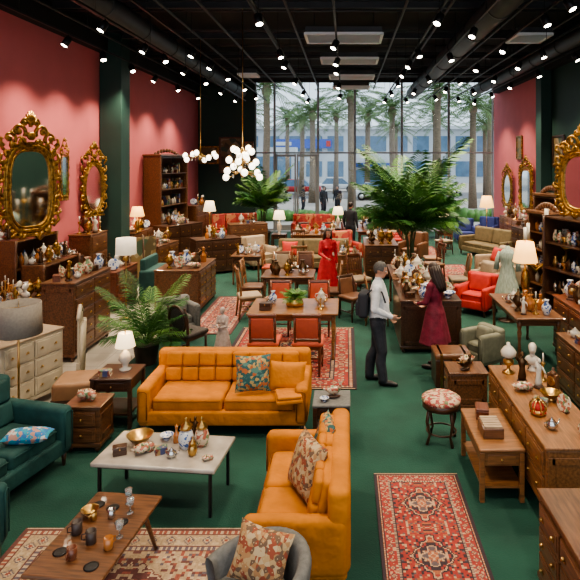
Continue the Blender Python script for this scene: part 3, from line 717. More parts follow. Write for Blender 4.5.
orn('seashell',-1.88,5.2,zt,.75,30); orn('teapot',-1.60,5.14,zt,.6,None,1); orn('bowl',-1.75,5.47,zt,.5,0,0); orn('wooden_box',-2.1,5.2,zt,.6,20); orn('book_stack',-1.72,5.22,zt,.5,20); orn('decanter',-1.64,5.42,zt,.6,0,1); orn('figurine',-1.48,5.5,zt,.6,0,1); orn('seashell',-1.26,5.08,zt,.4)
rug('persian_rug_large',-2.75,-.62,3.3,4.82,PR3,4,.013)
table(.56,.95,.42,W_walnut,3,W_walnut,.03).obj('wooden_coffee_table',(-1.83,4.15,0.012),-6)
zc=.432
for (x,y) in[(-1.97,4.46),(-1.70,4.24),(-2.0,3.92),(-1.72,3.78),(-1.84,4.42)]:
    b=B(); b.lathe([(.045,0),(.05,.006),(.04,.009),(0,.004)],BLACKM,n=18); b.obj('coaster',(x,y,zc))
CORK=MAT('dark_ceramic',(.05,.035,.03),.4)
for (x,y,f,m,nm,s) in[(-1.98,4.12,o_mug,CORK,'coffee_mug',.9),(-1.83,4.02,o_mug,CORK,'coffee_mug',.9),(-1.89,3.86,o_mug,W_red,'coffee_mug',.8),(-1.74,4.48,o_glass,GLASSC,'wine_glass',.85),(-1.68,4.36,o_glass,GLASSC,'wine_glass',.85),(-1.65,4.08,o_glass,GLASSC,'wine_glass',.85),(-1.80,4.3,o_mug,SILVER,'coffee_mug',.7),(-1.68,3.96,o_mug,AMBER,'coffee_mug',.8),(-1.93,4.28,o_mug,BRASS,'coffee_mug',.6)]:
    f(m).obj(nm,(x,y,zc),U(0,360),s)
o_bowl(BRASS).obj('bowl',(-1.98,4.33,zc),0,.5)
b=table(.42,.42,.5,W_dark,1,GREYF,.03); b.obj('side_table',(-.16,6.32,0)); orn('bird_figurine',-.14,6.32,.5,.9,10); orn('bowl',-.24,6.22,.5,.4,0,0)
table(.5,.5,.6,W_dark,1).obj('end_table',(-2.78,6.85,0))
o=table_lamp(PORC,SHADE_C,.46,.12).obj('table_lamp',(-2.72,6.9,.6)); plight(o,(0,0,.34),5)
orn('book_stack',-2.88,6.70,.6,.6)
sideboard(.42,.38,.5,W_walnut,2,1,.05).obj('nightstand',(-2.87,6.26,0),0)
orn('seashell',-2.92,6.26,.5,.9)
b=B(); legs4(b,.5,.5,.2,W_dark); b.box((0,0,.3),(.5,.5,.24),TAN,.05,3); b.box((0,0,.2),(.5,.5,.04),W_dark); b.obj('tan_ottoman',(-3.42,7.15,0),10)
sideboard(.95,.5,.92,CREAM,3,2,.1,BRASS,BEIGE).obj('cream_dresser',(-4.22,7.25,0),70)
clutter(-4.4,-4.1,7.0,7.5,.92,2,1)
floor_lamp(1.52,.25,SHADE_G,BRASS,True,.36).obj('floor_lamp',(-3.80,6.5,0))
b=B(); b.box((0,0,.5),(.03,.5,1.0),CREAM,.01); b.box((0,-.25,.2),(.05,.05,.4),CREAM); b.tube([(0,-.25,1.0),(0,0,1.12),(0,.25,1.0)],.03,CREAM,8); 
for q in range(5): b.tube([(.02,-.2+.1*q,.15),(.04,-.2+.1*q,.9)],.03,CREAM,6)
b.obj('cream_folding_screen',(-3.75,7.9,0),20)
sideboard(1.38,.55,1.25,W_walnut,5,2,.08).obj('tall_dresser',(-4.52,9.45,0),90)
clutter(-4.75,-4.3,8.85,10.05,1.25,7,.9,['wooden_box','bowl','book_stack','teapot','figurine','display_plate','vase'],90)
# left display
table(1.5,.6,.9,W_dark,0).obj('console_table',(-5.35,8.9,0),90); clutter(-5.6,-5.1,8.3,9.5,.9,10,1.1)
sideboard(1.3,.5,1.0,W_walnut,3,2,.1).obj('chest_of_drawers',(-6.2,8.9,0),90); clutter(-6.4,-6.0,8.4,9.4,1.0,5,1.3)
bookcase(1.5,.5,1.7,W_walnut,3,False,.05).obj('carved_display_hutch',(-6.28,10.95,0),90)
clutter(-6.5,-6.2,10.3,10.7,1.7,2,1.2,['figurine','bust_sculpture']); clutter(-6.4,-6.1,11.2,11.65,1.7,2,1.2,['urn','figurine'])
bookcase(1.4,.4,1.25,W_walnut,2,False,.05).obj('display_shelf',(-5.72,10.9,0),90); clutter(-5.9,-5.55,10.25,11.55,1.25,8,1,['figurine','bust_sculpture','vase','urn','teapot'])
gilt_mirror(1.22,2.5,GOLD,False,.26,e=3.2).obj('gilt_mirror',(-6.12,10.85,1.70),62)
gilt_mirror(.42,1.6,GOLD,False,.3).obj('gilt_wall_sconce',(-6.5,12.9,2.25),90)
sideboard(.95,.55,1.42,W_walnut,3,1,.1,doors=True).obj('tall_cabinet',(-6.25,13.6,0),90); clutter(-6.45,-6.0,13.2,14.0,1.42,4,1.1,['urn','figurine','candlestick'])
gilt_mirror(.9,2.0,GOLD,True,.28).obj('gilt_mirror',(-6.40,14.2,1.75),72)
sideboard(1.0,.5,1.0,W_dark,3,2,.1).obj('chest_of_drawers',(-6.28,12.4,0),90); clutter(-6.45,-6.1,12.0,12.8,1.0,5,1.2)
floor_lamp(1.62,.2,SHADE_W,BRASS,True,.32).obj('floor_lamp',(-4.4,11.2,0))
sideboard(1.2,.5,.85,W_red,3,2,.1).obj('chest_of_drawers',(-5.0,12.2,0),90); clutter(-5.2,-4.8,11.7,12.7,.85,6,1)
b=B(); b.box((0,0,.4),(1.0,.5,.66),TEAL,.06,3); legs4(b,1,.5,.08,W_dark); b.box((0,.18,.82),(.9,.12,.3),TEAL,.04,3); b.obj('teal_upholstered_bench',(-4.35,12.9,0),90)
b=B()
for k in range(3): b.box((-.4+.4*k,.02*(k%2),.6),(.40,.03,1.2),PAINTG,.005); b.tube([(-.6+.4*k,0,0),(-.6+.4*k,0,1.25)],.02,W_dark,6)
b.tube([(.6,0,0),(.6,0,1.25)],.02,W_dark,6); b.obj('painted_folding_screen',(-5.3,14.2,0),60)
gilt_mirror(.8,1.9,GOLD,False,.25).obj('gilt_mirror',(-6.48,16.2,2.0),85)
sideboard(1.5,.55,1.1,W_walnut,3,3,.1).obj('chest_of_drawers',(-6.25,16.6,0),90); clutter(-6.45,-6.0,16,17.2,1.1,7,1.5)
o=table_lamp(BRASS,SHADE_O,.75,.2).obj('table_lamp',(-6.0,16.1,1.1)); plight(o,(0,0,.5),15)
bookcase(1.9,.6,3.3,W_walnut,6).obj('tall_bookcase',(-6.08,18.95,0),80)
sideboard(1.5,.6,1.2,W_dark,3,3,.1,doors=True).obj('sideboard_cabinet',(-5.2,17.4,0),60); clutter(-5.5,-5.0,17.0,17.8,1.2,5,1.4)
sideboard(1.5,.55,1.5,W_walnut,4,2,.1,doors=True).obj('sideboard_cabinet',(-5.6,21.2,0),80); clutter(-5.8,-5.3,20.8,21.6,1.5,5,1.5)
sideboard(1.2,.5,.9,W_walnut,3,2,.1).obj('chest_of_drawers',(-5.1,15.4,0),80); clutter(-5.3,-4.9,15.0,15.9,.9,5,1.4)
frame_pic(1.1,1.6,W_walnut).obj('framed_painting',(-5.1,24.9,2.6),0); frame_pic(.9,.8,GOLD).obj('framed_painting',(-6.1,24.9,3.0),0); frame_pic(.6,1.2,W_honey).obj('framed_painting',(-4.4,24.9,2.8),0)
o=floor_lamp(1.75,.22,SHADE_C,BRASS,False,.35).obj('floor_lamp',(-4.75,19.5,0)); plight(o,(0,0,1.55),15)
sideboard(1.5,.95,.9,W_walnut,4,3,.06).obj('writing_bureau',(-3.5,12.3,0),90); clutter(-3.85,-3.1,11.7,12.9,.9,9,1.1)
rug('persian_rug_small',-2.95,-2.1,10.2,13,PR2,9,.03)
# potted palms
potted_palm(1.5,.62,28,3,.34,.2,0,.020,.26).obj('potted_palm',(-3.12,8.75,0)); random.seed(77)
potted_palm(4.1,1.12,64,5,.5,.3,1.35,.042,.50,34).obj('potted_palm',(1.55,13.5,0)); random.seed(78)
potted_palm(3.5,.9,40,6,.5,.28,1.1,.045,.42).obj('potted_palm',(-3.1,21.0,0)); random.seed(79)
WEAVE=MAT('dark_wicker',(.05,.04,.035),.7,var=.4,scale=60,bump=.4)
chair(WEAVE,W_dark,2,.9).obj('wicker_chair',(-2.5,8.9,0),150)
armchair(GREYF,.62,.6,.7).obj('grey_armchair',(-3.0,10.0,0),40)
b=B(); b.tube([(.3*math.cos(t),.24*math.sin(t),.5) for t in [2*pi*i/24 for i in range(24)]],.02,W_dark,6,True); b.lathe([(0,.495),(.3,.495),(.3,.51),(0,.51)],GREYF,n=24,sy=.8); legs4(b,.5,.42,.5,W_dark)
b.obj('oval_side_table',(-2.0,7.75,0))
rug('persian_rug_dining',-1.95,.15,7.75,10.6,PR,6,.020)
table(1.45,1.0,.75,W_honey,0).obj('dining_table',(-.85,9.3,0.012))
c0=chair(CORAL,W_red,0,.93).mesh('dining_chair')
for (x,y,r) in[(-1.22,8.42,180),(-.56,8.42,180),(-1.22,10.2,0),(-.5,10.2,0)]: put(c0,'dining_chair',(x,y,.012),r+U(-4,4))
random.seed(5); b=B(); b.lathe([(.12,0),(.15,.02),(.13,.12),(.11,.12),(.1,.1),(0,.1)],BRASS,n=16)
for k in range(34): frond(b,(0,0,.1),k*2.399,U(.16,.28),math.radians(U(15,75)),.3,LEAF2,8,.08,.02,.003)
b.obj('potted_fern',(-.85,9.3,.762)); random.seed(80)
clutter(-1.45,-1.1,8.95,9.7,.762,3,.8); clutter(-.6,-.25,8.95,9.7,.762,3,.8)

# ------------------------------------------------------------ PEOPLE
SKIN=MAT('skin',(.48,.25,.165),.55,var=.06,scale=10); EYEW=MAT('eye_white',(.8,.78,.75),.3); EYED=MAT('eye_dark',(.02,.012,.01),.2); LIP=MAT('lips',(.42,.12,.10),.5)
WSHIRT=MAT('white_shirt',(.60,.62,.66),.85,var=.2,scale=9,bump=.7,bscale=12,bdist=.04); DJEAN=MAT('dark_trousers',(.022,.026,.036),.85,var=.3,scale=10,bump=.5,bscale=12,bdist=.03); SHOE=MAT('black_shoes',(.012,.01,.009),.4)
BURG=MAT('burgundy_dress',(.16,.008,.028),.75,var=.35,scale=10,bump=.5,bscale=12,bdist=.03); REDD=MAT('red_dress',(.5,.02,.03),.75,var=.3,scale=10,bump=.5,bscale=12,bdist=.03); HGREY=MAT('grey_hair',(.10,.095,.09),.8,var=.5,scale=50); HDARK=MAT('dark_brown_hair',(.03,.014,.009),.5,var=.5,scale=50,stretch=(1,1,.1)); NAVY=MAT('navy_clothes',(.02,.022,.03),.85)
def human(name,loc,rot,H=1.75,top=WSHIRT,bot=DJEAN,hairm=HGREY,fem=False,dress=None,armL=None,armR=None,legs=(0,0),head=(8,0),sleeve=True,shoe=SHOE,skin=SKIN,longhair=False,vox=.0085,belly=0,allm=None):
    b=B(); X=BLACKM; segs=[]
    lab={'skin':0,'top':1,'bot':2,'shoe':3}
    def cap(p0,p1,r0,r1,l):
        p0=Vector(p0);p1=Vector(p1); b.tube([p0,p0.lerp(p1,.5),p1],[r0,(r0+r1)/2,r1],X,12); b.ell(p0,r0,X,12,8); b.ell(p1,r1,X,12,8); segs.append((p0,p1,r0,r1,lab[l]))
    sw=.165 if fem else .20; k=.9 if fem else 1
    lg='skin' if dress else 'bot'
    for i,sx in enumerate((-1,1)):
        y=legs[i]; t=0 if dress else .020
        hip=(sx*.085,0,.88);kn=(sx*.092,y*.45-.02,.49);an=(sx*.095,y+.02,.10)
        cap(hip,kn,.092*k+t,.060*k+t,lg); cap(kn,(sx*.094,y*.75+.03,.33),.056*k+t,.056*k+t,lg); cap((sx*.094,y*.75+.03,.33),an,.056*k+t,.038*k+t*1.6,lg)
        cap((sx*.095,y+.05,.045),(sx*.105,y-.10,.045),.04,.04,'shoe'); cap((sx*.105,y-.10,.042),(sx*.11,y-.17,.032),.038,.028,'shoe')
    rg=[(.84,.15,.10),(.92,.175,.13),(1.02,.17 if not fem else .13,.122+belly),(1.12,.165 if not fem else .115,.116+belly),(1.24,.175*k,.124+belly*.4),(1.34,.19*k,.12),(1.41,.18*k,.10),(1.46,.12*k,.08),(1.49,.06,.06)]
    n=20;vs=[];fs=[]
    for z,rx,ry in rg:
        for i in range(n): a=2*pi*i/n; vs.append((rx*math.cos(a),ry*math.sin(a)-(.015 if 1.0<z<1.3 and belly else 0),z))
    for q in range(len(rg)-1):
        for i in range(n): j=(i+1)%n; fs.append((q*n+i,q*n+j,(q+1)*n+j,(q+1)*n+i))
    fs.append(tuple(reversed(range(n))));fs.append(tuple(range((len(rg)-1)*n,len(rg)*n))); b.add(vs,fs,X,True)
    segs.append((Vector((0,0,1.0)),Vector((0,0,1.40)),.14,.15,1)); segs.append((Vector((-.1,0,1.38)),Vector((.1,0,1.38)),.08,.08,1))
    segs.append((Vector((-.05,0,.90)),Vector((.05,0,.90)),.12,.12,1 if dress else 2))
    if fem:
        for sx in(-1,1): b.ell((sx*.065,-.09,1.27),(.06,.055,.06),X)
    if dress:
        rr=[(1.08,.125,.11),(.95,.19,.15),(.75,.23,.19),(dress,.30,.25)]; n=28;vs=[];fs=[]
        for z,rx,ry in rr:
            for i in range(n): a=2*pi*i/n; w=1+.05*math.sin(a*7)*(1.1-z)*1.5; vs.append((rx*w*math.cos(a),ry*w*math.sin(a),z))
        for q in range(3):
            for i in range(n): j=(i+1)%n; fs.append((q*n+j,q*n+i,(q+1)*n+i,(q+1)*n+j))
        fs.append(tuple(range(n)));fs.append(tuple(reversed(range(3*n,4*n)))); b.add(vs,fs,X,True)
        segs.append((Vector((0,0,1.0)),Vector((0,0,dress+.02)),.15,.29,1))
    cap((0,.01,1.44),(0,-.012,1.57),.056*k,.05*k,'skin')
    dfl=lambda s:((s*(sw+.05),.02,1.14),(s*(sw+.06),-.05,.89))
    for s_,arm in((-1,armL),(1,armR)):
        el,wr=arm or dfl(s_); el=Vector(el);wr=Vector(wr); sh=Vector((s_*sw,0,1.40))
        cap(sh,el,.056*k+(.010 if sleeve else 0),.043*k+(.010 if sleeve else 0),'top'); 
        cap(el,wr,.041*k+(.010 if sleeve else 0),.027*k+(.008 if sleeve else 0),'top' if sleeve else 'skin')
        d=(wr-el).normalized(); inn=Vector((-s_,0,0)); wv=(Vector((0,-1,0))-d*Vector((0,-1,0)).dot(d)); wv=wv.normalized() if wv.length>.2 else Vector((0,0,1)); nrm=d.cross(wv).normalized()
        if nrm.dot(inn)<0: nrm=-nrm
        cap(wr,wr+d*.03,.024,.026,'skin')
        for q in range(4):
            o=wv*(.030-.020*q); base=wr+d*.03+o*.6; kn=wr+d*.09+o
            cap(base,kn,.015,.012,'skin'); L=(.068,.078,.072,.055)[q]; m1=kn+(d*.9+nrm*.35).normalized()*L*.5; cap(kn,m1,.0095,.009,'skin'); cap(m1,m1+(d*.6+nrm*.8).normalized()*L*.5,.009,.0075,'skin')
        tb=wr+d*.025+wv*.022; t1=tb+(d*.6+wv*.7+nrm*.2).normalized()*.04; cap(tb,t1,.014,.0115,'skin'); cap(t1,t1+(d*.9+wv*.15+nrm*.3).normalized()*.035,.011,.008,'skin')
    HM=T(0,-.005,1.55)@RZ(head[1])@RX(head[0])@T(0,.005,-1.55); b.M=HM
    b.ell((0,-.012,1.65),(.074,.092,.10),X,18,12); b.ell((0,-.045,1.59),(.055,.058,.06),X,14,8); b.ell((0,-.075,1.553),(.028,.024,.02),X); 
    b.tube([(0,-.098,1.655),(0,-.118,1.617)],[.008,.015],X,8); b.ell((0,-.115,1.617),(.015,.014,.01),X,8,6)
    for sx in(-1,1): b.ell((sx*.076,0,1.635),(.010,.02,.032),X,8,6)
    b.M=I4; hc=HM@Vector((0,-.02,1.64)); hj=HM@Vector((0,-.045,1.58)); segs.append((hc,hj,.10,.06,0))
    me=b.mesh('tmp'); o=bpy.data.objects.new('tmp',me); scene.collection.objects.link(o)
    rm=o.modifiers.new('r','REMESH'); rm.mode='VOXEL'; rm.voxel_size=vox; sm=o.modifiers.new('s','SMOOTH'); sm.factor=.5; sm.iterations=2
    dg=bpy.context.evaluated_depsgraph_get(); ev=o.evaluated_get(dg); m2=bpy.data.meshes.new_from_object(ev); bpy.data.objects.remove(o)
    nv=len(m2.vertices); co=np.empty(nv*3); m2.vertices.foreach_get('co',co); co=co.reshape(-1,3)
    best=np.full(nv,1e9); lb=np.zeros(nv,int)
    for p0,p1,r0,r1,l in segs:
        a=np.array(p0);d=np.array(p1)-a; L2=max(1e-9,d@d); t=np.clip(((co-a)@d)/L2,0,1); ds=np.linalg.norm(co-(a+t[:,None]*d),axis=1)-(r0+(r1-r0)*t)
        q=ds<best; best[q]=ds[q]; lb[q]=l
    mats=[skin,top,bot,shoe] if not allm else [allm]*4
    b=B()
    groups={0:[],1:[],2:[],3:[]}
    for p in m2.polygons: v=list(p.vertices); groups[int(lb[v[0]])].append(v)
    b.v=[tuple(c) for c in co]
    for g,fl in groups.items():
        if not fl: continue
        if mats[g] not in b.mats: b.mats.append(mats[g])
        kx=b.mats.index(mats[g])
        for f in fl: b.f.append(f); b.mi.append(kx); b.sm.append(True)
    b.M=HM
    if not allm:
        for sx in(-1,1):
            b.ell((sx*.030,-.092,1.648),(.013,.010,.008),EYEW,8,6); b.ell((sx*.030,-.100,1.648),(.006,.005,.006),EYED,8,6); b.box((sx*.031,-.098,1.668),(.032,.01,.006),hairm,.002)
        b.ell((0,-.100,1.588),(.022,.008,.006),LIP,10,6)
    hm=allm or hairm
    vs=[];fs=[];n=20;m_=14
    for q in range(m_+1):
        t=pi/2-pi*q/m_
        for i in range(n): a=2*pi*i/n; vs.append((.086*math.cos(t)*math.cos(a),-.0+.100*math.cos(t)*math.sin(a),1.662+.105*math.sin(t)))
    for q in range(m_):
        for i in range(n):
            j=(i+1)%n; c=[(vs[z][1],vs[z][2]) for z in(q*n+i,q*n+j,(q+1)*n+j,(q+1)*n+i)]; y=sum(v[0] for v in c)/4; z=sum(v[1] for v in c)/4
            if (y>-.045 or z>1.715) and not (y<.02 and z<1.64 and not longhair) and z>1.575: fs.append((q*n+i,(q+1)*n+i,(q+1)*n+j,q*n+j))
    b.add(vs,fs,hm,True)
    if longhair:
        for kx in range(9):
            a=-.25+(pi+.5)*kx/8; x=.072*math.cos(a);y=.07*math.sin(a)+.01
            b.tube([(x,y,1.70),(x*1.12,y*1.15,1.6),(x*1.25,y*1.1+.02,1.48),(x*1.15,y*.9+.05,1.36),(x*.9,y*.7+.07,1.27)],[.028,.034,.036,.03,.012],hm,8)
    b.M=I4
    return b.obj(name,loc,rot,H/1.765)
man=human('man',(.46,8.0,0),80,1.74,head=(16,0),armL=((-.28,.02,1.13),(-.20,-.20,1.02)),armR=((.27,.04,1.13),(.22,-.14,.93)),legs=(-.10,.12),belly=.03)
b=B(); b.box((0,0,0),(.3,.14,.36),NAVY,.05,3); b.box((0,.08,-.05),(.22,.05,.2),NAVY,.02,3)
for sx in(-1,1): b.tube([(sx*.1,-.06,.15),(sx*.11,-.12,.22),(sx*.12,-.27,.2),(sx*.12,-.32,.05)],.014,NAVY,6)
b.obj('backpack',(.255,7.965,1.14),80)
human('woman',(1.36,8.55,0),-128,1.62,top=BURG,bot=BURG,hairm=HDARK,fem=True,dress=.45,sleeve=True,longhair=True,head=(14,0),armL=((-.22,-.05,1.13),(-.14,-.22,1.02)),armR=((.22,-.05,1.13),(.12,-.24,1.06)))
human('woman',(-.42,12.9,0),20,1.62,top=REDD,bot=REDD,hairm=HDARK,fem=True,dress=.3,longhair=True,head=(12,0),armL=((-.22,-.05,1.13),(-.12,-.24,1.05)),vox=.011)
ped=human('man',(.15,19.3,0),150,1.74,top=NAVY,bot=DJEAN,hairm=HDARK,vox=.012)
put(ped.data,'pedestrian',(-1.3,32.5,-.1),40); put(ped.data,'pedestrian',(-.5,33.5,-.1),-30); put(ped.data,'pedestrian',(-2.6,34,-.1),80)
human('child_statue',(-1.98,9.0,.0),-20,.82,fem=True,dress=.4,allm=STONE,vox=.012,armL=((-.2,-.08,1.13),(-.05,-.2,1.12)),armR=((.2,-.08,1.13),(.05,-.2,1.1)))
# ------------------------------------------------------------ CENTRE RIGHT
sideboard(1.55,1.02,.86,W_dark,3,1,.05).obj('display_desk',(1.4,10.0,0),90); clutter(.95,1.85,9.35,10.7,.86,18,.9)
table(.75,1.6,.82,W_walnut,0).obj('display_table',(1.3,11.9,0)); clutter(1.0,1.6,11.2,12.6,.82,10,1)
chair(BEIGE,W_honey,1).obj('dining_chair',(.62,10.9,0),90)
b=B(); b.box((0,0,.2),(.5,.42,.38),W_dark,.01); b.box((0,0,.43),(.52,.44,.09),W_walnut,.03,3)
for x in(-.17,.17): b.box((x,0,.24),(.035,.445,.47),BRASS,.004)
b.box((0,-.225,.38),(.05,.02,.07),BRASS); legs4(b,.5,.42,.03,W_dark,.03,.03,.06); b.obj('wooden_trunk',(1.5,8.0,0))
armchair(SAGE,.56,.56,.66,W_honey).obj('sage_armchair',(2.1,8.6,0),-60,.92)
sideboard(.42,.5,.5,W_walnut,2,1,.04).obj('end_table',(1.55,7.25,0),-90); orn('seashell',1.6,7.35,.5,.9,None); b=o_bird(BRONZE); b.obj('bird_figurine',(1.52,7.15,.5),30,.9)
b=B(); b.lathe([(.2,.44),(.22,.46),(.22,.49),(.17,.52),(0,.53)],NEEDLE,n=26); b.lathe([(.19,.38),(.215,.39),(.215,.45),(.2,.46)],W_dark,n=26)
for k in range(4): a=k*pi/2+.5; x,y=math.cos(a),math.sin(a); b.tube([(x*.17,y*.17,.4),(x*.2,y*.2,.25),(x*.16,y*.16,.1),(x*.2,y*.2,0)],[.022,.018,.014,.018],W_dark,8)
b.tube([(.165*math.cos(t),.165*math.sin(t),.12) for t in [2*pi*i/20 for i in range(20)]],.01,W_dark,6,True)
b.obj('round_stool',(1.08,6.35,0))
table(.43,.88,.5,W_honey,1).obj('low_table',(1.45,5.62,0)); b=B(); b.box((0,0,.05),(.2,.26,.1),W_walnut,.01)
for k in range(5): b.box((0,-.1+.05*k,.105),(.17,.04,.02),BEIGE)
b.obj('domino_box',(1.42,5.5,.5)); orn('wooden_box',1.42,5.85,.5,.9,80)
sideboard(1.95,.6,.72,W_honey,2,4,.16).obj('long_sideboard',(2.0,5.75,0),-90)
o_bust(PORC).obj('bust_sculpture',(2.18,6.55,.72),-20,.9)
b=B(); b.lathe([(.07,0),(.07,.015),(.02,.04),(.02,.08),(.06,.11),(.06,.15),(.02,.17)],BRASS,n=16); b.lathe([(.03,.17),(.085,.20),(.09,.25),(.05,.30),(.02,.32),(.02,.35)],PORC,n=18); b.obj('oil_lamp',(1.88,6.48,.72))
orn('figurine',1.95,6.2,.72,.95,0,1); orn('figurine',2.08,6.05,.72,.9,30,0); orn('seashell',1.88,5.95,.72,.8); orn('bowl',2.1,5.75,.72,.8,0,1); orn('candlestick',2.2,6.25,.72,.8,0,0); orn('mantel_clock',2.2,5.95,.72,.8,-60,0)
b=B(); b.lathe([(.08,0),(.09,.04),(.085,.06)],BRASS,n=18)
for k in range(8): a=k*pi/4; b.tube([(.085*math.cos(a),.085*math.sin(a),.05),(.1*math.cos(a),.1*math.sin(a),.11),(.05*math.cos(a),.05*math.sin(a),.16),(0,0,.17)],.008,BRASS,6); b.ell((.085*math.cos(a),.085*math.sin(a),.04),.014,REDF,6,5)
b.ell((0,0,.19),.02,BRASS,8,6); b.ell((0,0,.08),(.07,.07,.06),REDF,12,8); b.obj('jewelled_crown',(1.86,5.42,.72),0,.85); orn('display_plate',2.12,5.45,.72,.7,-60,1); orn('teapot',1.88,5.12,.72,.7,None,1); orn('vase',2.12,5.0,.72,.55,None,1); orn('book_stack',1.95,5.62,.72,.6)
sideboard(.9,.8,.74,W_walnut,3,2,.08).obj('chest_of_drawers',(1.82,3.72,0),-90)
armchair(TEAL,.5,.5,.78).obj('teal_armchair',(1.02,2.95,0),180)
table(.75,1.6,.8,W_walnut,0).obj('writing_desk',(2.92,9.2,0)); clutter(2.65,3.2,8.5,9.5,.8,8,.9)
o=table_lamp(GOLD,SHADE_O,.98,.21).obj('table_lamp',(3.12,9.75,.8)); plight(o,(0,0,.75),14)
sideboard(1.4,.65,.95,W_red,3,2,.1).obj('chest_of_drawers',(3.75,8.6,0),-90); clutter(3.5,4.0,8.0,9.2,.95,8,1.1)
sideboard(1.3,.6,.8,W_walnut,3,2,.1).obj('chest_of_drawers',(3.2,7.1,0),-90); clutter(3.0,3.4,6.6,7.6,.8,5,1)
sideboard(1.0,.55,.78,W_red,2,2,.12).obj('chest_of_drawers',(2.95,5.2,0),-90); clutter(2.75,3.15,4.8,5.6,.78,4,1)
DRS=MAT('pale_gown_fabric',(.34,.42,.36),.8,var=.35,scale=9,stretch=(6,6,.6))
b=B(); b.lathe([(.18,0),(.18,.02),(.02,.05),(.02,.5)],W_dark,n=14)
b.lathe([(.30,.25),(.24,.6),(.15,.95),(.12,1.08),(.15,1.22),(.165,1.32),(.10,1.40),(.05,1.43),(.045,1.48),(0,1.49)],DRS,n=22,sy=.75); b.lathe([(.02,1.48),(.03,1.52),(0,1.56)],W_dark,n=10)
for sx in(-1,1): b.tube([(sx*.14,0,1.34),(sx*.2,0,1.2),(sx*.22,-.02,1.0)],[.05,.045,.055],DRS,8)
b.obj('dress_mannequin',(3.2,11.1,0),-30)
bookcase(1.3,.6,2.1,W_dark,4,False,.0).obj('carved_display_cabinet',(4.35,10.5,0),-75)
gilt_mirror(1.1,1.75,GOLD,False,.28,e=3).obj('gilt_mirror',(4.42,10.45,2.13),-48)
for q,(x,y) in enumerate([(4.4,12.2),(5.0,13.6)]): bookcase(.9,.4,2.0+.3*q,W_walnut,5,True,.05).obj('etagere_shelf',(x,y,0),-75)
o_candelabra(GOLD).obj('floor_candelabra',(5.4,12.4,0),0,4.4); o_candelabra(GOLD).obj('floor_candelabra',(4.1,11.45,0),0,3.9)
sideboard(1.6,.6,1.0,W_walnut,3,3,.1).obj('sideboard_cabinet',(5.9,15.0,0),-90); clutter(5.65,6.15,14.4,15.6,1.0,8,1.4)
gilt_mirror(.9,2.1,GOLD,False,.2).obj('gilt_mirror',(6.4,19.9,1.3),-75); gilt_mirror(.8,1.8,GOLD,True,.2).obj('gilt_mirror',(6.4,22.2,1.3),-75)
frame_pic(.95,1.0,W_dark).obj('framed_painting',(6.56,17.3,2.95),-90); frame_pic(.8,.8,GOLD).obj('framed_painting',(6.56,18.9,3.4),-90); frame_pic(.7,.9,GOLD).obj('framed_painting',(6.56,21.2,3.2),-90)
sideboard(2.2,.55,1.1,W_walnut,3,4,.1).obj('sideboard_cabinet',(6.1,20.2,0),-90); clutter(5.9,6.3,19.3,21.1,1.1,8,1.4)
sideboard(1.5,.55,1.1,W_dark,3,3,.1).obj('sideboard_cabinet',(5.6,17.0,0),-80); clutter(5.4,5.8,16.5,17.6,1.1,6,1.5)
sofa(.72,.72,.78,REDF,1,False,.12,.43,W_dark,.56).obj('red_armchair',(2.75,11.7,0),-40)
sofa(1.9,.9,.85,BEIGE,2,False).obj('beige_sofa',(4.1,14.4,0),-80); pillow('red_throw_pillow',.45,.4,.15,REDF,(4.0,14.9,.66),(70,0,-80)); pillow('cream_throw_pillow',.45,.4,.15,CREAM,(4.0,14.0,.66),(70,0,-80))
rug('persian_rug_small',2.5,3.6,13.6,17,PR,12,.04); rug('persian_rug_small',2.0,3.2,18.6,20.6,PR2,13,.05)
sofa(2.0,.9,.9,OLIVE,2,False).obj('olive_sofa',(4.7,18.4,0),-60)
armchair(BLUEF,.8,.8,.9).obj('blue_armchair',(4.6,21.6,0),0); armchair(BLUEF,.8,.8,.9).obj('blue_armchair',(5.6,22.2,0),-30)
o=floor_lamp(1.9,.25,SHADE_O,BRASS,False,.4).obj('floor_lamp',(5.0,19.9,0)); plight(o,(0,0,1.6),18)
chair(BEIGE,W_honey,2,1.0).obj('dining_chair',(2.6,12.9,0),-90); armchair(BEIGE,.7,.7,.8).obj('cream_armchair',(3.2,12.9,0),-60)
# ------------------------------------------------------------ CENTRE BACK
table(1.1,.85,.76,W_walnut,0).obj('dining_table',(-1.22,12.0,0)); clutter(-1.65,-.8,11.7,12.3,.76,5,1)
for (x,y,r,s_) in[(-2.0,12.1,90,1),(-1.5,12.85,0,0),(-.95,12.85,0,0),(-1.95,11.3,110,1),(-.35,11.7,-90,0)]: chair([BEIGE,BROWNF,TAN][int(R()*3)],W_honey,s_,1.05).obj('dining_chair',(x,y,0),r)
sofa(2.1,.9,.85,OLIVE,3,False).obj('olive_sofa',(-.95,16.2,0)); 
for x in(-1.6,-.4): pillow('red_throw_pillow',.45,.42,.15,REDF,(x,15.95,.66),(70,0,0))
armchair(BEIGE,.85,.85,.9).obj('beige_armchair',(-2.6,16.6,0),40)
sideboard(1.3,.7,.98,W_dark,3,3,.06).obj('sideboard_cabinet',(-3.7,15.9,0),30); clutter(-4.0,-3.4,15.6,16.2,.98,6,1.2)
b=sideboard(1.2,.6,1.2,W_walnut,4,2,.06); b.obj('writing_bureau',(-3.1,17.6,0),20); clutter(-3.4,-2.8,17.4,17.9,1.2,5,1.2)
sofa(2.0,.9,1.05,REDFL,3,False,.16,.45,W_dark,.7).obj('red_floral_sofa',(-4.4,21.9,0),20)
sofa(1.7,.9,1.0,REDFL,2,False,.16,.45,W_dark,.7).obj('red_floral_sofa',(-1.3,22.2,0),0)
sideboard(.9,1.7,.9,W_walnut,3,2,.06).obj('display_desk',(.95,15.8,0),0); clutter(.6,1.3,15.1,16.5,.9,9,1.2)
table(1.0,2.0,.78,W_red,0).obj('dining_table',(.9,19.8,0)); clutter(.5,1.3,19.0,20.6,.78,8,1.3)
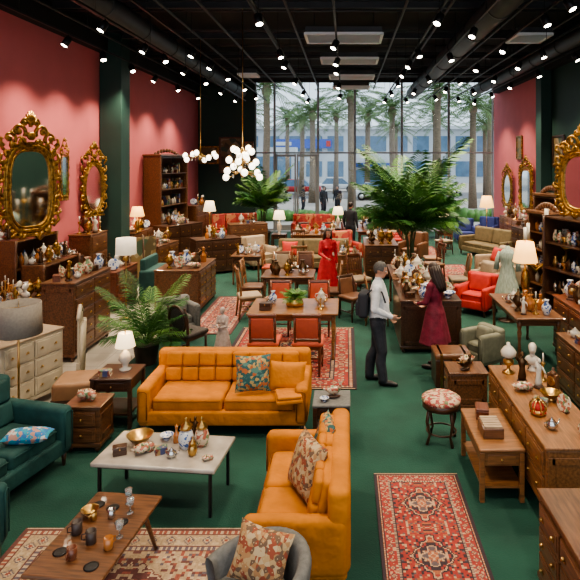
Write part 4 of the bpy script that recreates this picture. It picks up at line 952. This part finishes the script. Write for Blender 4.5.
cr_=chair(REDF,W_dark,0,1.0).mesh('dining_chair')
for y in(19.2,19.9,20.6):
    if y>19.5: put(cr_,'dining_chair',(.1,y,0),90)
    put(cr_,'dining_chair',(1.7,y,0),-90)
table(1.6,.9,.76,W_honey,0).obj('dining_table',(-1.0,18.6,0)); clutter(-1.7,-.3,18.3,18.9,.76,8,1.3)
for x in(-1.5,-.6): chair(TAN,W_walnut,1,1.0).obj('dining_chair',(x,17.9,0),180); put(cr_,'dining_chair',(x,19.4,0),0)
for (x,y) in[(-2.3,19.3),(-.3,20.9),(3.5,20.2)]:
    table(.5,.5,.65,W_dark,1).obj('side_table',(x,y,0)); o=table_lamp(PORC,SHADE_C,.8,.22).obj('table_lamp',(x,y,.65)); plight(o,(0,0,.6),10)
table(1.6,.8,.78,W_walnut,0).obj('console_table',(3.1,22.8,0)); clutter(2.5,3.7,22.6,23,.78,6,1.5)
armchair(BROWNF,.8,.8,.9).obj('brown_leather_armchair',(2.1,17.6,0),-30); armchair(REDFL,.8,.8,.95).obj('red_floral_armchair',(-.0,17.4,0),30)
armchair(BEIGE,.8,.8,.95).obj('beige_armchair',(2.0,21.9,0),-20)
sideboard(1.0,.5,.8,W_honey,2,2,.15).obj('chest_of_drawers',(-.1,14.2,0),0); clutter(-.5,.3,14.05,14.35,.8,5,1.1)
chair(BROWNF,W_dark,0,.85).obj('dining_chair',(.15,11.2,0),40)
table(.8,.8,.74,W_walnut,0).obj('side_table',(-2.55,14.6,0)); clutter(-2.85,-2.25,14.35,14.85,.74,5,1.1)
for (x,y,r) in[(-1.9,14.3,90),(-1.2,14.6,180),(2.4,15.6,-90),(2.3,14.7,-70),(.3,12.9,30),(-3.2,19.6,60),(3.3,18.9,-60),(2.4,19.0,120)]: chair(random.choice([BEIGE,TAN,CORAL]),random.choice([W_honey,W_red]),1,1.0).obj('dining_chair',(x,y,0),r)

# ------------------------------------------------------------ WORLD / CAMERA
w=bpy.data.worlds.new('World'); scene.world=w; w.use_nodes=True; bg=w.node_tree.nodes['Background']
bg.inputs[0].default_value=(.86,.92,1.0,1); bg.inputs[1].default_value=1.7
sun=bpy.data.lights.new('sun','SUN'); sun.energy=2.2; sun.angle=.05; sun.color=(1,.93,.8); so=bpy.data.objects.new('sun',sun); scene.collection.objects.link(so); so.rotation_euler=(math.radians(12),math.radians(35),0)
cam=bpy.data.cameras.new('camera'); co=bpy.data.objects.new('camera',cam); scene.collection.objects.link(co); co.location=(0,0,3.18); co.rotation_euler=(pi/2,0,0)
cam.sensor_width=36; cam.lens=560/580*36; cam.shift_x=-56/580; cam.shift_y=-130/580; scene.camera=co
scene.view_settings.view_transform='AgX'; scene.view_settings.look='AgX - Medium High Contrast'; scene.view_settings.exposure=0.15
